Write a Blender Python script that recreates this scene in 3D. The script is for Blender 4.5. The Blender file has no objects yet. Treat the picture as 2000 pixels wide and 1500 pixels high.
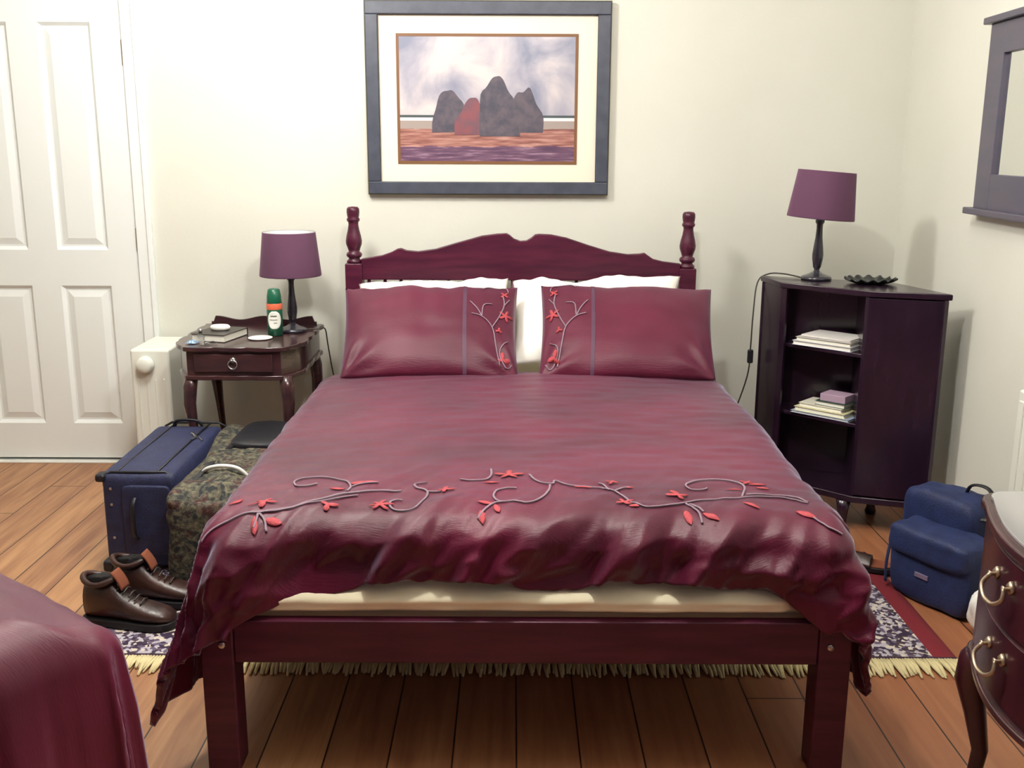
import bpy, bmesh, math, random
from mathutils import Vector, Matrix, noise
random.seed(7)
S = bpy.context.scene
C = S.collection
R = math.radians
PI = math.pi

# ------------------------------------------------------------------ camera
CAMY, CAMZ, PITCH, FPX = -4.45, 1.40, R(13.05), 2005.0
cam_d = bpy.data.cameras.new('camera'); cam = bpy.data.objects.new('camera', cam_d); C.objects.link(cam)
cam_d.sensor_width = 36; cam_d.lens = 36 * FPX / 2000; cam_d.clip_start = .05
cam.matrix_world = Matrix.Translation((0, CAMY, CAMZ)) @ Matrix.Rotation(R(90) - PITCH, 4, 'X') @ Matrix.Rotation(R(.25), 4, 'Z')
S.camera = cam
# ------------------------------------------------------------------ world, exposure, lights
w = bpy.data.worlds.new('world'); S.world = w; w.use_nodes = True
w.node_tree.nodes['Background'].inputs[0].default_value = (.02, .02, .025, 1)
S.view_settings.view_transform = 'Standard'; S.view_settings.look = 'None'
S.view_settings.gamma = 1; S.view_settings.exposure = 0.08; S.view_settings.use_curve_mapping = False

def lamp_light(name, loc, power, col, rad):
    d = bpy.data.lights.new(name, 'POINT'); d.energy = power; d.color = col; d.shadow_soft_size = rad
    o = bpy.data.objects.new(name, d); o.location = loc; C.objects.link(o); return o
WARM = (1, .975, .925)
lamp_light('ceiling_bulb', (-.95, -1.36, 2.40), 86, WARM, .14)
lamp_light('ceiling_bulb', (.05, -2.40, 2.40), 66, WARM, .06)
lamp_light('ceiling_bulb', (.60, -1.9, 2.40), 14, WARM, .06)
def area(name, loc, rot, size, power, col):
    d = bpy.data.lights.new(name, 'AREA'); d.energy = power; d.color = col; d.size = size
    o = bpy.data.objects.new(name, d); o.location = loc; o.rotation_euler = rot; C.objects.link(o); return o
area('front_fill', (0.2, -5.2, 2.1), (R(62), 0, 0), 1.6, 3, (.62, .56, 1))  # added bluish fill from behind the camera, not a visible source

# ------------------------------------------------------------------ helpers
def at(px, py, dist):
    """point seen at pixel (px,py), horizontal distance dist in front of the camera"""
    X, v = (px - 1000) / FPX, (py - 750) / FPX
    zc = dist / (math.cos(PITCH) - v * math.sin(PITCH))
    return Vector((X * zc, CAMY + dist, CAMZ - zc * (math.sin(PITCH) + v * math.cos(PITCH))))

class MB:
    def __init__(s): s.v = []; s.f = []
    def add(s, vs, fs):
        n = len(s.v); s.v += [Vector(p) for p in vs]; s.f += [tuple(i + n for i in f) for f in fs]; return s
    def box(s, c, d, rz=0, rx=0, ry=0):
        M = Matrix.Translation(c) @ Matrix.Rotation(rz, 4, 'Z') @ Matrix.Rotation(ry, 4, 'Y') @ Matrix.Rotation(rx, 4, 'X')
        x, y, z = d[0]/2, d[1]/2, d[2]/2
        vs = [M @ Vector(p) for p in ((-x,-y,-z),(x,-y,-z),(x,y,-z),(-x,y,-z),(-x,-y,z),(x,-y,z),(x,y,z),(-x,y,z))]
        return s.add(vs, [(0,3,2,1),(4,5,6,7),(0,1,5,4),(1,2,6,5),(2,3,7,6),(3,0,4,7)])
    def bb(s, x0, x1, y0, y1, z0, z1): return s.box(((x0+x1)/2,(y0+y1)/2,(z0+z1)/2),(abs(x1-x0),abs(y1-y0),abs(z1-z0)))
    def prism(s, poly, z0, z1, M=None):
        n = len(poly); vs = [Vector((x,y,z0)) for x,y in poly] + [Vector((x,y,z1)) for x,y in poly]
        if M: vs = [M @ p for p in vs]
        a = sum(poly[i][0]*poly[(i+1)%n][1]-poly[(i+1)%n][0]*poly[i][1] for i in range(n))
        fs = [tuple(reversed(range(n))), tuple(range(n, 2*n))] + [(i,(i+1)%n,n+(i+1)%n,n+i) for i in range(n)]
        if (a < 0) : fs = [tuple(reversed(f)) for f in fs]
        return s.add(vs, fs)
    def lathe(s, prof, c=(0,0,0), seg=32, M=None, cap=True):
        vs = []; fs = []
        for r, z in prof:
            for k in range(seg):
                a = 2*PI*k/seg; vs.append(Vector((r*math.cos(a), r*math.sin(a), z)))
        for j in range(len(prof)-1):
            for k in range(seg):
                fs.append((j*seg+k, j*seg+(k+1)%seg, (j+1)*seg+(k+1)%seg, (j+1)*seg+k))
        if cap: fs.append(tuple(reversed(range(seg)))); fs.append(tuple((len(prof)-1)*seg+k for k in range(seg)))
        T = (M or Matrix.Identity(4)); cc = Vector(c)
        return s.add([(T @ p) + cc for p in vs], fs)
    def tube(s, pts, r, seg=8, flat=1.0, up=None):
        pts = [Vector(p) for p in pts]; n = len(pts); rs = r if isinstance(r, (list, tuple)) else [r]*n
        vs = []; fs = []; pu = up or Vector((0,0,1))
        for i, p in enumerate(pts):
            t = (pts[min(i+1,n-1)] - pts[max(i-1,0)])
            t = t.normalized() if t.length > 1e-9 else Vector((0,0,1))
            a = t.cross(pu)
            if a.length < 1e-3: a = t.cross(Vector((1,0,0)))
            a.normalize(); b = a.cross(t).normalized(); pu = b if up is None else up
            for k in range(seg):
                q = 2*PI*k/seg; vs.append(p + a*(rs[i]*math.cos(q)) + b*(rs[i]*flat*math.sin(q)))
        for j in range(n-1):
            for k in range(seg): fs.append((j*seg+k, j*seg+(k+1)%seg, (j+1)*seg+(k+1)%seg, (j+1)*seg+k))
        fs.append(tuple(reversed(range(seg)))); fs.append(tuple((n-1)*seg+k for k in range(seg)))
        return s.add(vs, fs)
    def grid(s, n, m, fn, closeu=False):
        vs = [fn(i/(n-1 if not closeu else n), j/(m-1)) for j in range(m) for i in range(n)]
        fs = []
        for j in range(m-1):
            for i in range(n if closeu else n-1): fs.append((j*n+i, j*n+(i+1)%n, (j+1)*n+(i+1)%n, (j+1)*n+i))
        return s.add(vs, fs)
    def build(s, name, mat, parent=None, smooth=False, bevel=0, bseg=2, solid=0, sub=0, fix=True, merge=False, loc=None):
        me = bpy.data.meshes.new(name); me.from_pydata([tuple(p) for p in s.v], [], s.f)
        bm = bmesh.new(); bm.from_mesh(me)
        if merge: bmesh.ops.remove_doubles(bm, verts=bm.verts, dist=1e-5)
        if fix: bmesh.ops.recalc_face_normals(bm, faces=bm.faces)
        bm.to_mesh(me); bm.free()
        if smooth: me.polygons.foreach_set('use_smooth', [True]*len(me.polygons))
        o = bpy.data.objects.new(name, me); C.objects.link(o); me.materials.append(mat)
        if solid: md = o.modifiers.new('thickness', 'SOLIDIFY'); md.thickness = solid; md.offset = -1
        if bevel:
            md = o.modifiers.new('bevel', 'BEVEL'); md.width = bevel; md.segments = bseg; md.limit_method = 'ANGLE'; md.angle_limit = R(35)
            if not smooth:
                me.polygons.foreach_set('use_smooth', [True]*len(me.polygons)); md.harden_normals = True
        if sub: md = o.modifiers.new('sub', 'SUBSURF'); md.levels = sub; md.render_levels = sub
        if parent is not None:
            o.parent = parent
            o.matrix_parent_inverse = parent_inv(parent)
        return o
def parent_inv(p):
    M = Matrix.Identity(4); q = p
    while q is not None:
        M = Matrix.LocRotScale(q.location, q.rotation_euler, q.scale) @ M if q.parent is None else q.matrix_parent_inverse.copy() @ Matrix.LocRotScale(q.location, q.rotation_euler, q.scale) @ M if False else M
        if q.parent is None: M = Matrix.LocRotScale(q.location, q.rotation_euler, q.scale)
        q = q.parent
    return M.inverted() if p.parent is None else Matrix.Identity(4)
def tag(o, label, cat, group=None, kind=None):
    o['label'] = label; o['category'] = cat
    if group: o['group'] = group
    if kind: o['kind'] = kind
    return o
def thing(name, label, cat, loc=(0,0,0), group=None):
    o = bpy.data.objects.new(name, None); o.location = loc; o.empty_display_size = .05; C.objects.link(o)
    return tag(o, label, cat, group)
def struct(o): o['kind'] = 'structure'; return o

def srgb(r, g, b):
    f = lambda c: (c/255/12.92) if c/255 <= .04045 else ((c/255+.055)/1.055)**2.4
    return (f(r), f(g), f(b), 1)
def N(nt, t, **kw):
    n = nt.nodes.new(t)
    for k, v in kw.items(): setattr(n, k, v)
    return n
def mat(name, col, rough=.5, metal=0, col2=None, scale=12, stretch=(1,1,1), detail=4, bump=0, bscale=None, bstretch=None, sheen=0, sheen_tint=(1,1,1,1), sheen_r=.4, coat=0, spec=.5, trans=0, emit=None, estr=0, ramp=(.35,.65), alpha=1):
    m = bpy.data.materials.new(name); m.use_nodes = True; nt = m.node_tree; b = nt.nodes['Principled BSDF']
    b.inputs['Base Color'].default_value = col; b.inputs['Roughness'].default_value = rough; b.inputs['Metallic'].default_value = metal
    b.inputs['Sheen Weight'].default_value = sheen; b.inputs['Sheen Tint'].default_value = sheen_tint; b.inputs['Sheen Roughness'].default_value = sheen_r
    b.inputs['Coat Weight'].default_value = coat; b.inputs['Coat Roughness'].default_value = .15
    b.inputs['Specular IOR Level'].default_value = spec; b.inputs['Transmission Weight'].default_value = trans; b.inputs['Alpha'].default_value = alpha
    if emit: b.inputs['Emission Color'].default_value = emit; b.inputs['Emission Strength'].default_value = estr
    tc = N(nt, 'ShaderNodeTexCoord')
    if col2:
        mp = N(nt, 'ShaderNodeMapping'); mp.inputs['Scale'].default_value = stretch; nt.links.new(tc.outputs['Object'], mp.inputs[0])
        nz = N(nt, 'ShaderNodeTexNoise'); nz.inputs['Scale'].default_value = scale; nz.inputs['Detail'].default_value = detail; nt.links.new(mp.outputs[0], nz.inputs['Vector'])
        cr = N(nt, 'ShaderNodeValToRGB'); cr.color_ramp.elements[0].position = ramp[0]; cr.color_ramp.elements[1].position = ramp[1]
        cr.color_ramp.elements[0].color = col; cr.color_ramp.elements[1].color = col2
        nt.links.new(nz.outputs['Fac'], cr.inputs[0]); nt.links.new(cr.outputs[0], b.inputs['Base Color'])
    if bump:
        mp = N(nt, 'ShaderNodeMapping'); mp.inputs['Scale'].default_value = bstretch or stretch; nt.links.new(tc.outputs['Object'], mp.inputs[0])
        nz = N(nt, 'ShaderNodeTexNoise'); nz.inputs['Scale'].default_value = bscale or scale; nz.inputs['Detail'].default_value = 3; nt.links.new(mp.outputs[0], nz.inputs['Vector'])
        bp = N(nt, 'ShaderNodeBump'); bp.inputs['Strength'].default_value = bump; bp.inputs['Distance'].default_value = .01
        nt.links.new(nz.outputs['Fac'], bp.inputs['Height']); nt.links.new(bp.outputs[0], b.inputs['Normal'])
    return m
def math_n(nt, op, a, b=None, c=None):
    n = N(nt, 'ShaderNodeMath', operation=op)
    for i, x in enumerate((a, b, c)):
        if x is None: continue
        if isinstance(x, (int, float)): n.inputs[i].default_value = x
        else: nt.links.new(x, n.inputs[i])
    return n.outputs[0]
def ramp_n(nt, fac, stops, mode='LINEAR'):
    cr = N(nt, 'ShaderNodeValToRGB'); e = cr.color_ramp.elements; cr.color_ramp.interpolation = mode
    while len(e) < len(stops): e.new(.5)
    for i, (p, c) in enumerate(stops): e[i].position = p; e[i].color = c
    nt.links.new(fac, cr.inputs[0]); return cr.outputs[0]
def mix_n(nt, fac, a, b, blend='MIX'):
    n = N(nt, 'ShaderNodeMix', data_type='RGBA', blend_type=blend)
    for sock, x in ((n.inputs[0], fac), (n.inputs[6], a), (n.inputs[7], b)):
        if isinstance(x, (int, float)): sock.default_value = x
        elif isinstance(x, tuple): sock.default_value = x
        else: nt.links.new(x, sock)
    return n.outputs[2]

# ------------------------------------------------------------------ materials
M_wall = mat('wall_paint', srgb(217, 217, 206), .8, bump=.05, bscale=60, col2=srgb(221, 221, 211), scale=2)
M_white = mat('white_gloss_paint', srgb(236, 241, 240), .35, spec=.4)
M_heater = mat('heater_enamel', srgb(230, 232, 222), .3)
M_ceil = mat('ceiling_paint', srgb(240, 238, 230), .9)
M_bed = mat('mahogany_stained_pine', srgb(64, 16, 40), .4, col2=srgb(82, 26, 50), scale=5, stretch=(1, 8, 8), bump=.03, coat=.15, spec=.35)
M_dark = mat('dark_mahogany', srgb(50, 30, 36), .24, col2=srgb(68, 40, 42), scale=6, stretch=(1, 1, 6), coat=.4)
M_cab = mat('near_black_cabinet_wood', srgb(32, 17, 32), .25, col2=srgb(42, 24, 40), scale=4, stretch=(6, 6, 1), coat=.25)
M_chest = mat('dark_chest_wood', srgb(48, 20, 30), .28, col2=srgb(64, 26, 34), scale=5, stretch=(1, 6, 1), coat=.3)
M_lampw = mat('dark_turned_wood', srgb(38, 36, 46), .22, coat=.5)
M_shade = mat('aubergine_lampshade', srgb(94, 58, 84), .85, bump=.15, bscale=300, sheen=.3, sheen_tint=srgb(170, 130, 160))
M_shade_in = mat('white_shade_lining', srgb(235, 238, 240), .8)
M_silk = mat('shot_taffeta', srgb(74, 5, 35), .45, col2=srgb(96, 10, 46), scale=3, bump=.12, bscale=40, bstretch=(1, 14, 1), sheen=1, sheen_tint=srgb(166, 174, 196), sheen_r=.33, spec=.4)
M_silk2 = mat('shot_taffeta_pillow', srgb(78, 14, 40), .48, col2=srgb(92, 20, 48), scale=3, bump=.12, bscale=40, bstretch=(1, 14, 1), sheen=.7, sheen_tint=srgb(118, 100, 124), sheen_r=.45, spec=.35)
M_band = mat('grey_ribbon', srgb(78, 44, 68), .6)
M_vine = mat('grey_lilac_thread', srgb(132, 110, 124), .75)
M_coral = mat('coral_thread', srgb(168, 62, 70), .75, bump=.3, bscale=200)
M_sheet = mat('cream_sheet', srgb(246, 238, 206), .85, bump=.05, bscale=6)
M_wpill = mat('white_cotton', srgb(246, 242, 234), .9, bump=.06, bscale=9)
M_frame = mat('slate_frame', srgb(58, 62, 76), .45, col2=srgb(70, 74, 88), scale=20, stretch=(1,1,1))
M_framee = mat('olive_frame_edge', srgb(72, 68, 30), .5)
M_mat = mat('ivory_mount', srgb(238, 230, 212), .9)
M_fillet = mat('bronze_fillet', srgb(118, 78, 44), .5)
M_mirf = mat('grey_brown_mirror_frame', srgb(80, 78, 94), .4, col2=srgb(88, 82, 96), scale=6, stretch=(4,1,4))
M_mirror = mat('mirror_glass', (.9, .92, .9, 1), .02, 1)
M_blue = mat('navy_nylon', srgb(28, 32, 64), .65, col2=srgb(36, 42, 78), scale=30, bump=.2, bscale=180, sheen=.25, sheen_tint=srgb(120, 130, 190))
M_blue2 = mat('blue_bag_nylon', srgb(18, 30, 70), .65, col2=srgb(26, 40, 84), scale=25, bump=.2, bscale=180, sheen=.2, sheen_tint=srgb(110, 130, 190))
M_black = mat('black_trim', srgb(20, 20, 28), .5)
M_steel = mat('zip_metal', srgb(190, 190, 190), .3, 1)
M_leather = mat('brown_boot_leather', srgb(40, 24, 24), .36, col2=srgb(66, 40, 34), scale=9, bump=.15, bscale=40)
M_sole = mat('dark_rubber', srgb(22, 18, 22), .6)
M_tan = mat('tan_lining', srgb(124, 66, 42), .85)
M_brass = mat('aged_brass', srgb(178, 160, 138), .42, .8)
M_paper = mat('page_white', srgb(236, 234, 222), .8)
M_green = mat('can_green', srgb(24, 92, 68), .3)
M_orange = mat('can_orange', srgb(228, 112, 80), .35)
M_plastic = mat('white_plastic', srgb(236, 236, 230), .4)
M_mark = mat('faded_print_marks', srgb(70, 90, 60), .6)
M_cord = mat('dark_cord', srgb(50, 44, 40), .5)
M_glass = mat('clear_glass', (1, 1, 1, 1), .03, trans=1)
M_greyglass = mat('glass_top', srgb(150, 150, 150), .06, spec=.8, coat=.6)
M_fringe = mat('cream_fringe', srgb(222, 208, 160), .9, bump=.3, bscale=120)
M_fold = mat('light_grey_cloth', srgb(200, 200, 205), .8)

def floor_material():
    m = bpy.data.materials.new('pine_floorboards'); m.use_nodes = True; nt = m.node_tree; b = nt.nodes['Principled BSDF']
    tc = N(nt, 'ShaderNodeTexCoord'); sp = N(nt, 'ShaderNodeSeparateXYZ'); nt.links.new(tc.outputs['Object'], sp.inputs[0])
    x = math_n(nt, 'DIVIDE', math_n(nt, 'ADD', sp.outputs[0], 30 - .012), .15); idx = math_n(nt, 'FLOOR', x); fr = math_n(nt, 'FRACT', x)
    wn = N(nt, 'ShaderNodeTexWhiteNoise', noise_dimensions='1D'); nt.links.new(idx, wn.inputs['W'])
    yy = math_n(nt, 'FRACT', math_n(nt, 'ADD', math_n(nt, 'DIVIDE', sp.outputs[1], 2.7), wn.outputs['Value']))
    gap = math_n(nt, 'MAXIMUM', math_n(nt, 'LESS_THAN', fr, .028), math_n(nt, 'LESS_THAN', yy, .0016))
    cb = N(nt, 'ShaderNodeCombineXYZ'); nt.links.new(math_n(nt, 'MULTIPLY', sp.outputs[0], 22), cb.inputs[0]); nt.links.new(math_n(nt, 'ADD', math_n(nt, 'MULTIPLY', sp.outputs[1], 1.6), math_n(nt, 'MULTIPLY', wn.outputs['Value'], 37)), cb.inputs[1])
    nz = N(nt, 'ShaderNodeTexNoise'); nz.inputs['Scale'].default_value = 1.6; nz.inputs['Detail'].default_value = 6; nz.inputs['Distortion'].default_value = .6; nt.links.new(cb.outputs[0], nz.inputs['Vector'])
    col = ramp_n(nt, nz.outputs['Fac'], [(.3, srgb(132, 90, 62)), (.52, srgb(168, 124, 84)), (.75, srgb(194, 152, 108))])
    col = mix_n(nt, .35, col, ramp_n(nt, wn.outputs['Value'], [(0, srgb(126, 70, 50)), (1, srgb(186, 134, 92))]))
    vo = N(nt, 'ShaderNodeTexVoronoi'); vo.inputs['Scale'].default_value = 2.3; nt.links.new(tc.outputs['Object'], vo.inputs['Vector'])
    knot = ramp_n(nt, vo.outputs['Distance'], [(.02, (1,1,1,1)), (.07, (0,0,0,1))])
    col = mix_n(nt, math_n(nt, 'MULTIPLY', knot, .6), col, srgb(70, 34, 20))
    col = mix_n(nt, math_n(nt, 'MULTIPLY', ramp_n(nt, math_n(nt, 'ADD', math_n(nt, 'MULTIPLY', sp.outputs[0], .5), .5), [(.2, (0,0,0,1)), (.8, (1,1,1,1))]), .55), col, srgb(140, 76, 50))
    col = mix_n(nt, gap, col, srgb(48, 24, 16))
    nt.links.new(col, b.inputs['Base Color']); b.inputs['Roughness'].default_value = .42
    bp = N(nt, 'ShaderNodeBump'); bp.inputs['Strength'].default_value = .25; bp.inputs['Distance'].default_value = .004
    h = math_n(nt, 'SUBTRACT', math_n(nt, 'MULTIPLY', nz.outputs['Fac'], .3), gap); nt.links.new(h, bp.inputs['Height']); nt.links.new(bp.outputs[0], b.inputs['Normal'])
    return m
def rug_material():
    m = bpy.data.materials.new('mottled_rug'); m.use_nodes = True; nt = m.node_tree; b = nt.nodes['Principled BSDF']
    tc = N(nt, 'ShaderNodeTexCoord'); sp = N(nt, 'ShaderNodeSeparateXYZ'); nt.links.new(tc.outputs['Object'], sp.inputs[0])
    vo = N(nt, 'ShaderNodeTexVoronoi'); vo.inputs['Scale'].default_value = 85; nt.links.new(tc.outputs['Object'], vo.inputs['Vector'])
    sv = N(nt, 'ShaderNodeSeparateColor'); nt.links.new(vo.outputs['Color'], sv.inputs[0])
    col = ramp_n(nt, sv.outputs[0], [(0, srgb(50, 34, 58)), (.25, srgb(96, 84, 106)), (.45, srgb(178, 172, 182)), (.7, srgb(206, 196, 180)), (.85, srgb(66, 52, 60))], 'CONSTANT')
    ax = math_n(nt, 'ABSOLUTE', math_n(nt, 'ADD', sp.outputs[0], .02))
    red = math_n(nt, 'GREATER_THAN', ax, 1.205)
    col = mix_n(nt, red, col, srgb(118, 28, 40))
    yl = math_n(nt, 'LESS_THAN', sp.outputs[1], -1.815)
    col = mix_n(nt, yl, col, srgb(56, 36, 52))
    nt.links.new(col, b.inputs['Base Color']); b.inputs['Roughness'].default_value = .95
    return m
def tapestry_material():
    m = bpy.data.materials.new('tapestry_cloth'); m.use_nodes = True; nt = m.node_tree; b = nt.nodes['Principled BSDF']
    tc = N(nt, 'ShaderNodeTexCoord')
    nz = N(nt, 'ShaderNodeTexNoise'); nz.inputs['Scale'].default_value = 15; nz.inputs['Detail'].default_value = 3; nz.inputs['Distortion'].default_value = 1.2; nt.links.new(tc.outputs['Object'], nz.inputs['Vector'])
    c1 = ramp_n(nt, nz.outputs['Fac'], [(.3, srgb(20, 20, 28)), (.44, srgb(34, 44, 46)), (.5, srgb(104, 98, 76)), (.56, srgb(36, 42, 44)), (.64, srgb(80, 42, 38))])
    nz2 = N(nt, 'ShaderNodeTexNoise'); nz2.inputs['Scale'].default_value = 60; nz2.inputs['Detail'].default_value = 2; nt.links.new(tc.outputs['Object'], nz2.inputs['Vector'])
    c2 = ramp_n(nt, nz2.outputs['Fac'], [(.46, srgb(18, 17, 24)), (.62, srgb(128, 120, 96))])
    nt.links.new(mix_n(nt, .4, c1, c2), b.inputs['Base Color']); b.inputs['Roughness'].default_value = .8
    bp = N(nt, 'ShaderNodeBump'); bp.inputs['Strength'].default_value = .3; bp.inputs['Distance'].default_value = .01; nt.links.new(nz.outputs['Fac'], bp.inputs['Height']); nt.links.new(bp.outputs[0], b.inputs['Normal'])
    return m
def print_material():
    # a plain stormy shore: lilac-grey clouds, dark sea line, pale surf, russet wet sand
    m = bpy.data.materials.new('seascape_print'); m.use_nodes = True; nt = m.node_tree; b = nt.nodes['Principled BSDF']
    tc = N(nt, 'ShaderNodeTexCoord'); sp = N(nt, 'ShaderNodeSeparateXYZ'); nt.links.new(tc.outputs['Object'], sp.inputs[0])
    zz = math_n(nt, 'DIVIDE', math_n(nt, 'SUBTRACT', sp.outputs[2], 1.337), .508)
    nz = N(nt, 'ShaderNodeTexNoise'); nz.inputs['Scale'].default_value = 4.2; nz.inputs['Detail'].default_value = 5; nz.inputs['Distortion'].default_value = .5; nt.links.new(tc.outputs['Object'], nz.inputs['Vector'])
    sky = ramp_n(nt, nz.outputs['Fac'], [(.34, srgb(126, 130, 150)), (.48, srgb(168, 164, 176)), (.6, srgb(206, 196, 196))])
    mp = N(nt, 'ShaderNodeMapping'); mp.inputs['Scale'].default_value = (3, 1, 34); nt.links.new(tc.outputs['Object'], mp.inputs[0])
    n2 = N(nt, 'ShaderNodeTexNoise'); n2.inputs['Scale'].default_value = 3; n2.inputs['Detail'].default_value = 4; nt.links.new(mp.outputs[0], n2.inputs['Vector'])
    sand = ramp_n(nt, n2.outputs['Fac'], [(.35, srgb(124, 78, 74)), (.5, srgb(158, 108, 98)), (.68, srgb(186, 144, 134))])
    wet = ramp_n(nt, n2.outputs['Fac'], [(.35, srgb(84, 58, 84)), (.55, srgb(112, 82, 104)), (.72, srgb(168, 140, 158))])
    n3 = math_n(nt, 'MULTIPLY', math_n(nt, 'SUBTRACT', n2.outputs['Fac'], .5), .05)
    zn = math_n(nt, 'ADD', zz, n3)
    col = mix_n(nt, math_n(nt, 'LESS_THAN', zz, .37), sky, srgb(70, 80, 82))
    col = mix_n(nt, math_n(nt, 'LESS_THAN', zz, .35), col, srgb(222, 218, 222))
    col = mix_n(nt, math_n(nt, 'LESS_THAN', zz, .325), col, srgb(158, 146, 140))
    col = mix_n(nt, math_n(nt, 'LESS_THAN', zn, .26), col, sand)
    col = mix_n(nt, math_n(nt, 'LESS_THAN', zn, .12), col, wet)
    nt.links.new(col, b.inputs['Base Color']); b.inputs['Roughness'].default_value = .35
    return m
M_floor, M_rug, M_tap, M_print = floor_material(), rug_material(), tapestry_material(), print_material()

# ------------------------------------------------------------------ room
RW = lambda y: 1.65 + .045 * y            # right wall x at depth y
XL, YF, ZC = -3.05, -6.0, 2.62
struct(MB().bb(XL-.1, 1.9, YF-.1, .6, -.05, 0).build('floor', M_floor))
struct(MB().bb(XL-.1, 1.9, YF-.1, .1, ZC, ZC+.05).build('ceiling', M_ceil))
DX0, DX1, DZ = -2.43, -1.615, 2.03
wb = MB(); wb.bb(DX1, 1.9, 0, .1, 0, ZC); wb.bb(XL-.1, DX0, 0, .1, 0, ZC); wb.bb(DX0, DX1, 0, .1, DZ, ZC)
struct(wb.build('wall_back', M_wall))
struct(MB().prism([(RW(.1), .1), (RW(YF), YF), (RW(YF)+.1, YF), (RW(.1)+.1, .1)], 0, ZC).build('wall_right', M_wall))
struct(MB().bb(XL-.1, XL, YF, 0, 0, ZC).build('wall_left', mat('muted_wall_paint', srgb(170, 166, 152), .8)))
struct(MB().bb(XL-.1, 1.9, YF-.1, YF, 0, ZC).build('wall_front', mat('dark_bounce_cut', srgb(70, 58, 66), .8)))  # unseen wall, coloured dark to cut light bounced onto the bed foot
def skirt_profile(mb, p0, p1, nrm, h=.14):
    p0, p1, n = Vector(p0), Vector(p1), Vector(nrm)
    prof = [(0, 0), (.018, 0), (.018, h*.78), (.012, h*.86), (.012, h*.93), (.005, h), (0, h)]
    k = len(prof); vs = []
    for p in (p0, p1): vs += [p + n*a + Vector((0,0,z)) for a, z in prof]
    fs = [(i, (i+1)%k, k+(i+1)%k, k+i) for i in range(k)] + [tuple(range(k)), tuple(reversed(range(k, 2*k)))]
    mb.add(vs, fs)
b = MB(); skirt_profile(b, (DX1+.075, -.001, 0), (RW(0)-.001, -.001, 0), (0, -1, 0)); struct(b.build('baseboard_back', M_white))
b = MB(); nr = Vector((-1, .045, 0)).normalized(); skirt_profile(b, (RW(-.02)-.001, -.02, 0), (RW(YF)-.001, YF, 0), nr); struct(b.build('baseboard_right', M_white))
# door leaf with four sunk panels
def door():
    mb = MB(); xs = [DX0+.004, DX0+.125, -2.09, -1.965, -1.745, DX1-.004]; zs = [.02, .18, .80, .955, 1.89, DZ-.004]
    yf = -.002
    for i in range(5):
        for j in range(5):
            x0, x1, z0, z1 = xs[i], xs[i+1], zs[j], zs[j+1]
            if i in (1, 3) and j in (1, 3):
                rings = [(0, yf), (.014, yf+.014), (.022, yf+.014), (.050, yf+.004)]
                vs = []
                for ins, y in rings: vs += [(x0+ins, y, z0+ins), (x1-ins, y, z0+ins), (x1-ins, y, z1-ins), (x0+ins, y, z1-ins)]
                fs = [(4*r+k, 4*r+(k+1)%4, 4*r+4+(k+1)%4, 4*r+4+k) for r in range(3) for k in range(4)] + [(12, 13, 14, 15)]
                mb.add(vs, fs)
            else: mb.add([(x0, yf, z0), (x1, yf, z0), (x1, yf, z1), (x0, yf, z1)], [(0, 1, 2, 3)])
    x0, x1, z0, z1 = xs[0], xs[-1], zs[0], zs[-1]
    mb.add([(x0, yf, z0), (x1, yf, z0), (x1, yf, z1), (x0, yf, z1), (x0, .04, z0), (x1, .04, z0), (x1, .04, z1), (x0, .04, z1)], [(0,1,5,4),(1,2,6,5),(2,3,7,6),(3,0,4,7),(4,5,6,7)])
    d = mb.build('door_1', M_white, fix=False); struct(d)
    h = MB()
    for z in (1.77, .25, 1.0): h.tube([(DX1-.001, -.006, z-.05), (DX1-.001, -.006, z+.05)], .006)
    h.build('hinge', M_brass, d)
    k = MB(); k.lathe([(.012, 0), (.012, .03), (.026, .04), (.03, .055), (.022, .07), (.004, .075)], M=Matrix.Rotation(R(90), 4, 'X'), c=(DX0+.06, yf, 1.0)); k.build('door_knob', M_brass, d, smooth=True)
door()
fr = MB()
for x0, x1 in ((DX0-.075, DX0), (DX1, DX1+.068)):
    fr.bb(x0, x1, -.018, 0, 0, DZ+.07); fr.bb(x0 if x0 < DX0 else x1-.02, x0+.02 if x0 < DX0 else x1, -.028, -.018, 0, DZ+.07)
fr.bb(DX0-.075, DX1+.068, -.018, 0, DZ, DZ+.07)
struct(fr.build('trim_1', M_white, bevel=.003))
struct(MB().bb(DX0, DX1, -.03, .1, 0, .008).build('trim_2', M_plastic, bevel=.002))
struct(MB().bb(DX0, DX1, .1, .5, 0, 2.1).build('wall_hall', mat('dark_hall', srgb(40, 38, 36), .9)))

# ------------------------------------------------------------------ rug
rug = thing('rug', 'mottled grey and white rug with dark red side borders, lying under the bed', 'rug', (0, -1.3, 0))
def rugf(u, v):
    x = -1.27 + 2.52*u; y = -1.83 + .78*v
    return Vector((x, y, .009 + .0015*noise.noise(Vector((x*3, y*3, 0)))))
MB().grid(90, 50, rugf).build('pile', M_rug, rug, smooth=True, solid=.008)
fm = MB()
for (ye, sg) in ((-1.83, -1),):
    x = -1.26
    while x < 1.25:
        L = random.uniform(.075, .1); dx = random.uniform(-.012, .012); r0 = random.uniform(.004, .006)
        if -1.2 < x < -1.02: L = .06; dx += .03*(x+1.1)
        z0 = .007
        fm.tube([(x, ye+.003, z0), (x+dx*.4, ye+sg*L*.45, z0+random.uniform(0, .004)), (x+dx, ye+sg*L, .004)], [r0, r0*1.35, r0*.7], 5, .8)
        x += .0085
fo = fm.build('fringe', M_fringe, rug, smooth=True); fo['kind'] = 'stuff'

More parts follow.
